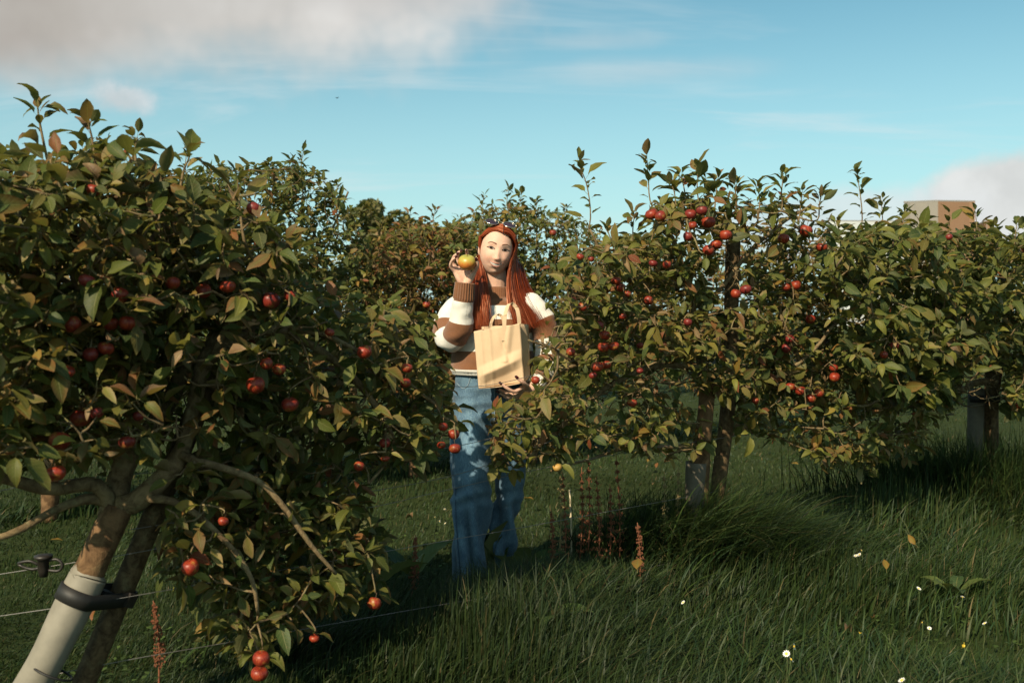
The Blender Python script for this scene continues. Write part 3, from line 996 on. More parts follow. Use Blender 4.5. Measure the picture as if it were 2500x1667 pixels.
# ------------------------------------------------------------------ apples on the near row
S_ = 2500 / 2352.0
L_, M_, R_ = LT, MT, RT
A_ = [  # x, y, radius in the 2352 px view, tree, label
    (583, 480, 17, L_, 'dark red apple beside a pale upright leaf near the top of the left tree'),
    (215, 437, 16, L_, 'dark apple high in the left tree, under its tall left shoots'),
    (200, 645, 18, L_, 'dim red apple in the upper left foliage, above two other shaded apples'),
    (275, 678, 20, L_, 'shaded red apple below and right of the dim upper left apple'),
    (397, 650, 16, L_, 'half hidden red apple in the middle of the shaded left crown'),
    (467, 668, 18, L_, 'bright red apple with a narrow pale leaf hanging under it'),
    (523, 658, 18, L_, 'dim brownish apple just right of the apple with the pale leaf'),
    (622, 690, 20, L_, 'shiny orange-red apple at the right edge of the shaded left crown'),
    (668, 680, 16, L_, 'dark apple just right of the shiny orange-red apple'),
    (165, 745, 20, L_, 'mottled red apple at the far left, left of a touching pair'),
    (255, 745, 17, L_, 'left apple of the touching pair in the shaded left tree'),
    (292, 742, 18, L_, 'right apple of the touching pair in the shaded left tree'),
    (243, 800, 18, L_, 'dark red apple hanging below the touching pair'),
    (208, 814, 17, L_, 'brownish shaded apple left of the dark apple under the touching pair'),
    (155, 852, 16, L_, 'very dark apple behind the broad pale leaf at the far left'),
    (612, 835, 16, L_, 'left apple of the wrinkled purple pair under the arching branch'),
    (641, 848, 17, L_, 'right apple of the wrinkled purple pair under the arching branch'),
    (837, 808, 17, L_, 'plump red apple hanging alone left of the striped sweater'),
    (757, 763, 12, L_, 'shrivelled purplish apple above the arching branch'),
    (587, 884, 21, L_, 'large dark red apple left of centre, beside the upright stake top'),
    (666, 929, 19, L_, 'dull brown-red apple hanging below the large dark red one'),
    (185, 960, 22, L_, 'large glossy red apple at the far left, with a darker one touching it'),
    (220, 948, 17, L_, 'darker apple tucked behind the large glossy red one'),
    (137, 1012, 23, L_, 'glossy dark apple at the far left, below the large glossy red one'),
    (292, 1015, 18, L_, 'dark plum-red apple above the fork of the leaning trunk'),
    (318, 955, 13, L_, 'small red apple half hidden by leaves above the leaning trunk'),
    (128, 1087, 23, L_, 'rusty orange apple lowest at the far left, above the bare side limb'),
    (437, 1302, 20, L_, 'dark red apple hanging low, right of the leaning stake'),
    (513, 1197, 12, L_, 'small dark apple deep in the low foliage right of the trunk fork'),
    (860, 1385, 16, L_, 'dark apple at the lowest right tip of the left tree'),
    (722, 1465, 11, L_, 'tiny dark apple close to the grass under the left tree'),
    (600, 1512, 19, L_, 'upper apple of the low pair at the bottom edge of the picture'),
    (596, 1546, 19, L_, 'lower apple of the low pair at the bottom edge of the picture'),
    (1042, 997, 13, L_, 'glossy red apple in front of the blue jeans, topmost of its bunch'),
    (1045, 1030, 14, L_, 'darker apple in front of the blue jeans, lowest of its bunch'),
    (1018, 980, 11, L_, 'small red apple just left of the jeans, at the top of the bunch'),
    (1014, 1022, 11, L_, 'small shrivelled apple just left of the jeans, low in the bunch'),
    (884, 1017, 13, L_, 'red apple in the open gap left of the jeans'),
    (885, 1053, 10, L_, 'flattened small apple under the red one left of the jeans'),
    (825, 1070, 12, L_, 'dark apple hanging behind leaves over the grass gap'),
    (935, 845, 13, L_, 'brownish apple left of the sweater hem'),
    (932, 879, 12, L_, 'rotting orange-brown apple below the brownish one by the sweater hem'),
    (1497, 492, 15, M_, 'round red apple against the sky on the tall thin shoot'),
    (1517, 497, 13, M_, 'second apple touching the round red one against the sky'),
    (1586, 492, 13, M_, 'red apple at the top left of the high bunch on the staked tree'),
    (1612, 483, 13, M_, 'topmost red apple of the high bunch on the staked tree'),
    (1627, 511, 17, M_, 'largest bright red apple in the middle of the high bunch'),
    (1580, 543, 11, M_, 'small red apple under the left of the high bunch'),
    (1590, 518, 11, M_, 'red apple half behind a twig in the high bunch'),
    (1667, 540, 14, M_, 'dark red oval apple right of the high bunch'),
    (1645, 562, 13, M_, 'upper apple of the pair below the high bunch'),
    (1627, 575, 13, M_, 'lower apple of the pair below the high bunch'),
    (1333, 590, 10, M_, 'small red apple above a shrivelled leaf at the left of the staked tree'),
    (1358, 595, 8, M_, 'tiny red apple right of the one above the shrivelled leaf'),
    (1415, 645, 11, M_, 'top apple of the diagonal string of three'),
    (1425, 660, 11, M_, 'middle apple of the diagonal string of three'),
    (1441, 675, 9, M_, 'lowest and smallest apple of the diagonal string of three'),
    (1490, 690, 11, M_, 'red apple alone on a stem right of the diagonal string of three'),
    (1500, 605, 10, M_, 'pale red apple partly behind a leaf in the upper staked tree'),
    (1532, 608, 10, M_, 'red apple right of the pale one in the upper staked tree'),
    (1315, 690, 9, M_, 'small shaded apple beside the long red hair'),
    (1338, 705, 11, M_, 'dull red apple in the leaves right of the long red hair'),
    (1430, 727, 9, M_, 'small apple between the diagonal three and the bright four'),
    (1374, 748, 12, M_, 'topmost of the four bright apples beside the paper bag'),
    (1389, 770, 13, M_, 'second from the top of the four bright apples'),
    (1386, 797, 13, M_, 'lower left of the four bright apples'),
    (1410, 795, 12, M_, 'lower right of the four bright apples, with a yellow leaf across it'),
    (1311, 808, 10, M_, 'pinkish apple just right of the woman’s elbow'),
    (1372, 842, 14, M_, 'red apple under the branch below the bright four'),
    (1393, 838, 11, M_, 'red apple behind and right of the one under the branch'),
    (1362, 862, 10, M_, 'lowest orange-red apple under the branch below the bright four'),
    (1230, 873, 10, M_, 'bright red apple just right of the hand under the bag'),
    (1452, 925, 11, M_, 'red apple hanging on the bare diagonal branch'),
    (1470, 793, 8, M_, 'tiny pink apple on the horizontal branch of the staked tree'),
    (1470, 851, 8, M_, 'tiny dark apple below the horizontal branch of the staked tree'),
    (1690, 675, 12, M_, 'left dark apple of the pair in front of the tall stake'),
    (1713, 665, 13, M_, 'right dark apple of the pair beside the tall stake'),
    (1580, 740, 10, M_, 'small dark apple in the middle of the staked tree'),
    (1280, 1073, 11, M_, 'yellow rotten apple hanging low over the rusty seed stalks'),
    (1735, 920, 8, M_, 'small red apple in the crook of the staked tree’s trunk'),
    (1850, 530, 16, M_, 'big dark apple crossed by a twig, high on the right of the staked tree'),
    (1800, 548, 13, M_, 'dark apple left of the one crossed by a twig'),
    (1887, 568, 13, M_, 'dark maroon apple hanging free at the right of the staked tree'),
    (1828, 655, 12, M_, 'red apple below the maroon one, right apple of a close pair'),
    (1806, 660, 10, M_, 'shaded apple tucked left in the close pair under the maroon one'),
    (1862, 733, 11, M_, 'red apple with a torn leaf over it, right of the tall stake'),
    (1814, 778, 11, M_, 'upper dark apple of two below the torn-leaf apple'),
    (1806, 800, 11, M_, 'lower dark apple of two below the torn-leaf apple'),
    (1816, 888, 11, M_, 'leftmost apple of the low row of four right of the stake'),
    (1838, 897, 12, M_, 'second apple in the low row of four right of the stake'),
    (1862, 915, 12, M_, 'lowest apple, third in the low row of four right of the stake'),
    (1882, 902, 11, M_, 'last and darkest apple in the low row of four right of the stake'),
    (1915, 845, 10, M_, 'upper apple of the dark pair left of the dense right tree'),
    (1917, 866, 12, M_, 'lower apple of the dark pair left of the dense right tree'),
    (2052, 795, 12, R_, 'dark red apple under the leaves of the dense right tree'),
    (2030, 815, 9, R_, 'small brownish apple beside the dark red one in the dense right tree'),
    (2180, 545, 8, R_, 'small red apple high in the dense right tree'),
    (2340, 932, 7, R_, 'small apple by the strapped post at the right edge'),
]


def mat_apple():
    m, t, b, o = material('apple_skin')
    tc = t.add('ShaderNodeTexCoord')
    oi = t.add('ShaderNodeObjectInfo')
    off = t.vmath('ADD', tc.outputs['Object'], None)
    nd = t.add('ShaderNodeVectorMath', operation='SCALE')
    t.l.new(oi.outputs['Random'], nd.inputs['Scale'])
    nd.inputs[0].default_value = (7.0, 3.0, 5.0)
    v = t.vmath('ADD', tc.outputs['Object'], nd.outputs[0])
    n = t.noise(v, 1.3, 5, 0.6)
    s = t.noise(t.mapping(v, scale=(1, 1, 0.16)), 6.5, 4, 0.6)
    sp = t.noise(v, 17.0, 2, 0.5)
    c = t.mix(t.step(n, 0.35, 0.7), (0.15, 0.012, 0.008), (0.28, 0.032, 0.013))
    c = t.mix(t.math('MULTIPLY', t.step(s, 0.5, 0.72), 0.55), c, (0.42, 0.13, 0.03))
    c = t.mix(t.math('MULTIPLY', t.step(sp, 0.62, 0.74), 0.4), c, (0.42, 0.25, 0.10))
    gb = t.noise(t.vmath('ADD', v, (3.1, 1.7, 9.2)), 0.9, 3, 0.5)
    c = t.mix(t.math('MULTIPLY', t.step(gb, 0.58, 0.72), 0.6), c, (0.36, 0.22, 0.045))
    rd = t.math('MULTIPLY', oi.outputs['Random'], 1.0)
    c = t.mix(t.step(rd, 0.6, 1.0, 0, 0.6), c, (0.10, 0.012, 0.018))
    t.put(b.inputs['Base Color'], c)
    b.inputs['Roughness'].default_value = 0.42
    b.inputs['Specular IOR Level'].default_value = 0.35
    return m


M['apple'] = mat_apple()
M['stem'] = simple('apple_stalk', (0.10, 0.06, 0.03), 0.8)
M['rotten'] = simple('rotten_apple_skin', (0.42, 0.24, 0.055), 0.55, 0.35, 60)


def apple_mesh(seed, squat=0.9):
    r = np.random.default_rng(seed)
    th = np.linspace(0, PI, 15)
    prof = []
    for a in th:
        rr = math.sin(a) * (1 + 0.10 * math.cos(a) * -1 * 0.6)
        z = -math.cos(a) * squat
        dip = 0.20 * math.exp(-((a - PI) / 0.42) ** 2) - 0.13 * math.exp(-(a / 0.36) ** 2)
        prof.append((max(rr, 0.0), z - dip))
    v, q = lathe(prof, 18)
    an = np.arctan2(v[:, 1], v[:, 0])
    v[:, :2] *= (1 + 0.025 * np.cos(5 * an + r.uniform(0, 6)) * (v[:, 2] < 0) + 0.03 * np.cos(2 * an + r.uniform(0, 6)))[:, None]
    mb = MB()
    mb.add(v, q)
    for k in range(5):                       # dried calyx
        a = k * 2 * PI / 5
        p = np.array([[0.05 * math.cos(a - 0.8), 0.05 * math.sin(a - 0.8), -squat + 0.10], [0.05 * math.cos(a + 0.8), 0.05 * math.sin(a + 0.8), -squat + 0.10],
                      [0.17 * math.cos(a), 0.17 * math.sin(a), -squat - 0.06]])
        mb.add(p, T=[[0, 1, 2]])
    return mb


AM = [apple_mesh(i, s).mesh('apple', M['apple']) for i, s in enumerate((0.86, 0.92, 0.82, 0.96))]
_v, _q, _t = tube(spline([[0, 0, 0.62], [0.03, 0, 1.0], [0.12, 0.03, 1.45]], 6), [0.045, 0.035, 0.035, 0.035, 0.04, 0.06], 6)
mb = MB()
mb.add(_v, _q, _t)
STEM_M = mb.mesh('stem', M['stem'])
ar = np.random.default_rng(8)
APPLES = []
for i, (x, y, r, tr, lab) in enumerate(A_):
    x, y, r = x * S_, y * S_, r * S_ * 1.04
    d = drow(x) - (0.34 if tr is LT else 0.26) + ar.uniform(-0.06, 0.06)
    if tr is RT:
        d -= 0.55
    p = W(x, y, d)
    R = r * d / F
    APPLES.append((x, y, r, d))
    tip = p + np.array([0.10 * R, 0.03 * R, 1.45 * R])
    dv = np.linalg.norm(tr.nodes - tip, axis=1) + 0.5 * np.maximum(tip[2] - tr.nodes[:, 2], 0)
    a = tr.nodes[int(np.argmin(dv))]
    tr.path([a, (a + tip) / 2 + [0, 0, 0.25 * np.linalg.norm(a - tip) * 0.4], tip + [0, 0, 0.01], tip], 0.004, 0.0016, 'twig', 5, 0.0, 8)
    tr.rosette(tip, np.array([0.1, 0.2, 0.9]), 3, 0.8)
    me = AM[i % 4]
    if lab.startswith('yellow rotten'):
        me = AM[0].copy()
        me.materials.clear()
        me.materials.append(M['rotten'])
    o = obj('apple', me)
    tag(o, lab, 'apple', 'apples hanging on the near row of trees')
    k_ = R * (0.99 if 'shrivelled' not in lab and 'wrinkled' not in lab else 0.9)
    st = obj('stem', STEM_M, o)
    o.location = p
    o.scale = (k_, k_, k_ * (1.0 if 'flattened' not in lab else 0.75))
    o.rotation_euler = (ar.normal(0, 0.22), ar.normal(0, 0.22), ar.uniform(0, 6.28))

# two more red apples, far row
for (x, y, tr, lab) in ((1270, 535, T3, 'tiny distant red apple in the yellowing tree right of the sunglasses'), (980, 700, T2, 'tiny distant red apple in the rusty tree left of the sweater sleeve'),
                        (1043, 744, T2, 'tiny distant red apple close beside the striped sleeve')):
    x, y = x * S_, y * S_
    d = drow(x, R2) - 0.75
    o = obj('apple', AM[1])
    st = obj('stem', STEM_M, o)
    o.location = W(x, y, d)
    o.scale = (0.028,) * 3
    tip = W(x, y, d) + [0, 0, 0.04]
    tr.reach(tip)
    APPLES.append((x, y, 9, d))
    tag(o, lab, 'apple', 'apples on the far row of trees')

# ------------------------------------------------------------------ finish the trees
AP = np.array(APPLES)


def keep_clear(P, tree):
    """leaves are thinned where the photograph looks past them at an apple, the woman or the bare trunk"""
    px = 1250 + P[:, 0] / P[:, 1] * F
    py = HZ - (P[:, 2] - CZ) / P[:, 1] * F
    ok = np.ones(len(P), bool)
    lk = np.random.default_rng(2).random(len(P))
    for x, y, r, d in AP:
        hit = (np.hypot(px - x, py - y + 4) < r * 0.95 + 18) & (P[:, 1] < d + 0.01) & (lk > 0.16)
        ok &= ~hit
    if tree in (LT, MT):
        w1 = (px > 1062) & (px < 1322) & (py > 500) & (py < 880)
        w2 = (px > 1310) & (px < 1375) & (py > 690) & (py < 880) & (lk > 0.15)
        w3 = (px > 1120) & (px < 1300) & (py > 860) & (py < 965)
        w4 = (px > 1150) & (px < 1190) & (py > 900) & (py < 1300)
        w5 = (px > 1075) & (px < 1175) & (py > 1060) & (py < 1400)
        ok &= ~(w1 | w2 | w3 | w4 | w5)
    if tree is LT:
        tx = np.interp(py, [1200, 1420, 1700], [330, 225, 60])
        ok &= ~((py > 1190) & (np.abs(px - tx) < 110))
        ok &= ~((np.abs(px - np.interp(py, [800, 890, 1010, 1120, 1220], [545, 505, 470, 425, 350])) < 48) & (py > 830) & (py < 1220) & (lk > 0.12))
        ok &= ~((np.abs(px - np.interp(py, [830, 950, 1040, 1140], [470, 430, 370, 300])) < 34) & (py > 900) & (py < 1200) & (lk > 0.15))
        ok &= ~((np.abs(py - np.interp(px, [560, 640, 720, 800, 870, 930], [840, 806, 818, 866, 930, 1010])) < 26) & (px > 560) & (px < 930) & (lk > 0.25))
        ok &= ~((px > 900) & (px < 1010) & (py > 1150) & (py < 1250))
        ok &= ~(np.hypot(px - 110, py - 1365) < 110)
    if tree is MT:
        ok &= ~((np.abs(px - np.interp(py, [560, 1000, 1300], [1790, 1775, 1745])) < 34) & ((py > 590) & (py < 760)))
        ok &= ~((px > 1690) & (px < 1790) & (py > 960) & (py < 1060) & (rng.random(len(P)) < 0.6))
        ok &= ~((px > 1670) & (px < 1790) & (py > 1120))
        ok &= ~((px > 1560) & (px < 1700) & (py > 880) & (py < 960) & (lk > 0.2))
        ok &= ~((px > 1420) & (px < 1560) & (py > 935) & (py < 1030) & (lk > 0.35))
        ok &= ~((np.abs(py - np.interp(px, [1290, 1330, 1420, 1490, 1600], [1118, 1080, 1010, 945, 890])) < 16) & (px > 1290) & (px < 1600) & (lk > 0.3))
    if tree is RT:
        ok &= ~((px > 2345) & (px < 2455) & (py > 905))
        ok &= ~((px > 2200) & (px < 2400) & (py < 560) & (py > 470) & (rng.random(len(P)) < 0.5))
    return ok


cells = {}
for ti, tr in enumerate(TREES):
    P = np.array([l[0] + l[1][:, 1] * l[2] * 0.8 for l in tr.leaf])
    ok = keep_clear(P, tr)
    tr.ok = np.nonzero(ok)[0]
    P = P[ok]
    px = 1250 + P[:, 0] / P[:, 1] * F
    py = HZ - (P[:, 2] - CZ) / P[:, 1] * F
    for k, (a, b, d) in enumerate(zip(px, py, P[:, 1])):
        if 0 <= a < 2500 and 0 <= b < 1667:
            c = (int(a / 17), int(b / 17))
            if c not in cells or cells[c][0] > d:
                cells[c] = (d, ti, tr.ok[k])
shown = {}
for d, ti, k in cells.values():
    shown.setdefault(ti, []).append((TREES[ti].leaf[k][2] * F / d, k))
n_leaves = 0
for ti, tr in enumerate(TREES):
    t = empty(tr.name, tr.base)
    tag(t, LABELS[id(tr)], 'tree', 'apple trees in the near row' if tr in (LT, MT, RT) else 'apple trees in the rows behind')
    tk = tr.trunk.mesh('trunk', M['trunk'], off=tr.base)
    to = obj('trunk', tk, t)
    for m in tr.limbs:
        obj('branch', m.mesh('branch', M['bark'], off=tr.base), to)
    tw = obj('twigs', tr.twig.mesh('twigs', M['bark'], off=tr.base), to)
    tw['kind'] = 'stuff'
    big = [k for s_, k in sorted(shown.get(ti, []), reverse=True)[:300 if tr in (LT, MT, RT, T1, T3) else 200]]
    bs = set(big)
    rest = [k for k in tr.ok if k not in bs]
    cr = obj('crown', leaf_arrays(tr, rest).mesh('crown', M['leaf'], off=tr.base, uv=True, col=True), t)
    cr['kind'] = 'stuff'
    for k in big:
        p, R, s_, v = tr.leaf[k]
        lo = bpy.data.objects.new('leaf', variant_mesh(tr.rows, v))
        COL.objects.link(lo)
        lo.parent = cr
        mt = Matrix([[*(R[i] * s_), (p - tr.base)[i]] for i in range(3)] + [[0, 0, 0, 1]])
        lo.matrix_basis = mt
    n_leaves += len(tr.ok)
print('leaves', n_leaves)

# ------------------------------------------------------------------ stakes, guards, ties and wires of the near row
M['guard'] = simple('tree_guard_plastic', (0.20, 0.18, 0.14), 0.65, 0.45, 14, 0.3, 0.004)
M['guardold'] = simple('old_tree_guard_plastic', (0.10, 0.085, 0.06), 0.7, 0.5, 22, 0.4, 0.004)
M['rubber'] = simple('black_rubber', (0.012, 0.011, 0.010), 0.6, 0.3, 40)
M['wire'] = simple('galvanised_wire', (0.17, 0.16, 0.15), 0.45, 0.3, 60, 0.0, metallic=0.3)
M['plastic'] = simple('dark_plastic', (0.018, 0.014, 0.011), 0.5, 0.3, 40)
M['crack'] = simple('bark_crack', (0.012, 0.007, 0.004), 0.9)


def stake(pts, r, label, seed):
    rr = np.random.default_rng(seed)
    C = spline(pts, 46)
    Tn, N, B = frames(C)
    sides = 22
    a = np.linspace(0, 2 * PI, sides, endpoint=False)
    prof = 1 + 0.05 * np.cos(a * 2 + 1) - 0.30 * np.exp(-((a - 2.2) / 0.16) ** 2) - 0.16 * np.exp(-((a - 4.4) / 0.12) ** 2) - 0.2 * np.exp(-((a - 0.7) / 0.1) ** 2)
    V = np.zeros((len(C), sides, 3))
    for i in range(len(C)):
        jit = 1 + 0.05 * fn(C[i] + np.stack([np.cos(a), np.sin(a), a * 0], -1), 5, seed)
        V[i] = C[i] + (r * prof * jit)[:, None] * (np.cos(a)[:, None] * N[i] + np.sin(a)[:, None] * B[i])
    V = np.concatenate([V.reshape(-1, 3), C[-1:]])
    n = len(C)
    i, j = np.meshgrid(np.arange(n - 1), np.arange(sides), indexing='ij')
    j2 = (j + 1) % sides
    Q = np.stack([i * sides + j, i * sides + j2, (i + 1) * sides + j2, (i + 1) * sides + j], -1).reshape(-1, 4)
    k = np.arange(sides)
    T = np.stack([np.full(sides, n * sides), (n - 1) * sides + k, (n - 1) * sides + (k + 1) % sides], -1)
    mb = MB()
    mb.add(V, Q, T)
    o = mb.build('wooden_stake', M['stake'], None, True, np.asarray(pts[0]))
    tag(o, label, 'stake', 'rough wooden tree stakes along the near row')
    return o


def g0(px, d):
    return np.array([(px - 1250) / F * d, d, -0.06])


stake([g0(132, 2.93), W(205, 1667, 2.95), W(345, 1330, 3.02), W(520, 905, 3.12)], 0.034, 'weathered wooden stake leaning beside the guarded trunk at lower left', 1)
stake([g0(1738, 4.86), W(1752, 1210, 4.86), W(1778, 980, 4.86), W(1790, 590, 4.86)], 0.037, 'tall upright wooden stake behind the trunk of the sunlit tree', 2)
stake([g0(2421, 6.68), W(2421, 1000, 6.68), W(2424, 780, 6.68)], 0.048, 'dark wooden post with a strap round it at the right edge', 3)

# plastic guards round the trunks
C = spline([W(-20, 1850, 2.80), W(115, 1600, 2.83), W(205, 1425, 2.88), W(212, 1410, 2.885)], 24)
mb = MB()
v, q, t = tube(C, 0.052 + 0.0025 * fn(C, 14, 2), 26, False)
an = np.tile(np.linspace(0, 2 * PI, 26, endpoint=False), 24)
v += 0.004 * np.stack([fn(v, 11, 3), fn(v, 12, 5), 0 * an], -1)
mb.add(v, q)
gl = mb.build('tree_guard', M['guard'], None, True, C[0])
tag(gl, 'pale grey plastic sleeve round the leaning trunk at lower left', 'tree guard', 'plastic tree guards')
gl.modifiers.new('t', 'SOLIDIFY').thickness = 0.003
C = spline([bM + [-0.035, 0, -0.03], W(1694, 1240, 4.70), W(1702, 1128, 4.70)], 16)
mb = MB()
v, q, t = tube(C, 0.047 + 0.003 * fn(C, 14, 2), 22, False)
mb.add(v + 0.004 * np.stack([fn(v, 11, 3), fn(v, 12, 5), 0 * v[:, 0]], -1), q)
o = mb.build('tree_guard', M['guardold'], None, True, C[0])
tag(o, 'pale plastic sleeve at the foot of the sunlit tree, half hidden by long grass', 'tree guard', 'plastic tree guards')
o.modifiers.new('t', 'SOLIDIFY').thickness = 0.003
C = spline([W(2378, 1190, 6.66), W(2382, 1040, 6.66), W(2384, 948, 6.66)], 12)
mb = MB()
v, q, t = tube(C, 0.050, 20, False)
mb.add(v + 0.004 * np.stack([fn(v, 11, 3), fn(v, 12, 5), 0 * v[:, 0]], -1), q)
o = mb.build('tree_guard', M['guardold'], None, True, C[0])
tag(o, 'grey plastic sleeve left of the strapped post at the right edge', 'tree guard', 'plastic tree guards')
o.modifiers.new('t', 'SOLIDIFY').thickness = 0.003


def tie(c1, r1, c2, r2, ax, width, label):
    """broad rubber belt round trunk and stake"""
    c1, c2, ax = (np.asarray(v, float) for v in (c1, c2, ax))
    ax = ax / np.linalg.norm(ax)
    u = c2 - c1
    u -= ax * np.dot(u, ax)
    L = np.linalg.norm(u)
    u /= L
    vv = np.cross(ax, u)
    loop = []
    for a in np.linspace(PI / 2, 3 * PI / 2, 14):
        loop.append(c1 + r1 * (math.cos(a) * u + math.sin(a) * vv))
    for s, f in ((0.3, 0.78), (0.7, 0.72)):
        pass
    for a in np.linspace(-PI / 2, PI / 2, 14):
        loop.append(c2 + r2 * (math.cos(a) * u + math.sin(a) * vv))
    loop = np.array(loop)
    n = len(loop)
    V = np.concatenate([loop - ax * width / 2, loop + ax * width / 2])
    k = np.arange(n)
    Q = np.stack([k, (k + 1) % n, n + (k + 1) % n, n + k], -1)
    mb = MB()
    mb.add(V, Q)
    o = mb.build('tree_tie', M['rubber'], None, True, c1)
    o.modifiers.new('t', 'SOLIDIFY').thickness = 0.005
    tag(o, label, 'tree tie', 'black rubber tree ties')
    nb = MB()                                   # spacer block between trunk and stake
    g0_, g1_ = c1 + u * (r1 + 0.002), c2 - u * (r2 + 0.002)
    if np.linalg.norm(g1_ - g0_) > 0.004 and np.dot(g1_ - g0_, u) > 0:
        v, q = boxv((g0_ + g1_) / 2, (np.dot(g1_ - g0_, u), 0.035, width * 0.8), np.stack([u, vv, ax], 1))
        nb.add(v - c1, q)
        obj('spacer', nb.mesh('spacer', M['rubber'], False), o)
    bk = MB()                                   # buckle
    v, q = boxv(c2 - vv * (r2 + 0.006) * (1 if vv[1] > 0 else -1), (0.03, 0.012, width * 0.9), np.stack([u, vv, ax], 1))
    bk.add(v - c1, q)
    obj('buckle', bk.mesh('buckle', M['plastic'], False), o)
    return o


axL = W(205, 1425, 2.88) - W(115, 1600, 2.83)
tie(W(192, 1455, 2.872), 0.062, W(298, 1452, 2.99), 0.040, axL, 0.045, 'broad black strap round the leaning trunk and stake at lower left')
tie(W(2384, 972, 6.66), 0.054, W(2421, 972, 6.68), 0.053, (0, 0, 1), 0.05, 'black strap round the post at the right edge')
mb = MB()
C = W(128, 1640, 2.82)
an = np.linspace(0, 2 * PI, 22)
axn = axL / np.linalg.norm(axL)
e1 = np.cross(axn, [0, 1, 0])
e1 /= np.linalg.norm(e1)
e2 = np.cross(axn, e1)
ringp = np.array([C + 0.057 * (math.cos(a) * e1 + math.sin(a) * e2) for a in an])
v, q, t = tube(ringp, 0.0035, 6)
mb.add(v, q, t)
o = mb.build('cable_tie', M['rubber'], None, True, C)
tag(o, 'thin black cord tied round the pale trunk sleeve at lower left', 'cord')

WIRES = [
    ([(480, 880), (870, 905), (1130, 944), (1293, 918), (1400, 880), (1500, 850), (1778, 800)], 'highest trellis wire, crossing in front of the paper bag'),
    ([(-120, 1225), (119, 1176), (430, 1150), (760, 1135), (1113, 1089), (1295, 1040), (1450, 990), (1770, 905), (2424, 880)], 'trellis wire crossing the jeans at thigh height'),
    ([(320, 1292), (700, 1230), (1103, 1161), (1400, 1061), (1762, 985)], 'trellis wire crossing the jeans just above the knee'),
    ([(-120, 1420), (210, 1368), (350, 1345), (920, 1235), (1050, 1205), (1400, 1128), (1755, 1070), (2421, 985)], 'trellis wire crossing the jeans at the knee, carrying the tensioner'),
    ([(-120, 1520), (160, 1480), (350, 1450), (1102, 1317), (1253, 1291), (1745, 1200)], 'trellis wire crossing the jeans at the shin'),
    ([(-120, 1700), (260, 1620), (600, 1560), (1080, 1475), (1400, 1425), (1738, 1350)], 'lowest trellis wire running through the grass tips'),
]
for pts, lab in WIRES:
    P3 = []
    for x, y in pts:
        d = drow(x) + (0.03 if x > 1700 else 0.0)
        if x < 360:
            d = 2.96
        P3.append(W(x, y, d))
    C = spline(P3, 60)
    v, q, t = tube(C, 0.0013, 5)
    mb = MB()
    mb.add(v, q, t)
    o = mb.build('trellis_wire', M['wire'], None, True, C[0])
    tag(o, lab, 'wire', 'trellis wires along the near row')

# wire tensioner hanging on the fourth wire
tp = W(106, 1378, 2.955)
te = empty('wire_tensioner', tp)
tag(te, 'small black wire tensioner on the wire left of the leaning trunk', 'tensioner')


def part(name, adds, mat, parent, smooth=True):
    mb = MB()
    for a in adds:
        mb.add(*a)
    return obj(name, mb.mesh(name, mat, smooth), parent)


v, q = lathe([(0, -0.035), (0.012, -0.035), (0.014, -0.02), (0.016, -0.016), (0.016, 0.016), (0.026, 0.02), (0.026, 0.028), (0.012, 0.03), (0, 0.03)], 14)
part('spool', [(v, q)], M['plastic'], te)
v, q, t = tube(spline([[0.014, 0, 0.012], [0.04, 0, 0.016], [0.056, 0, 0.0], [0.045, 0, -0.018], [0.012, 0, -0.016]], 16), 0.0045, 7, True)
part('handle', [(v, q, t)], M['plastic'], te)
v, q, t = tube(spline([[-0.014, 0, 0.0], [-0.04, -0.004, 0.012], [-0.075, 0, 0.002], [-0.04, 0.003, -0.014], [-0.012, 0, -0.01]], 16), 0.0045, 7, True)
part('strap', [(v, q, t)], M['plastic'], te)

# ------------------------------------------------------------------ far trees and buildings
M['farleaf'] = mat_leaf('far_foliage', 0.3, 0.6)


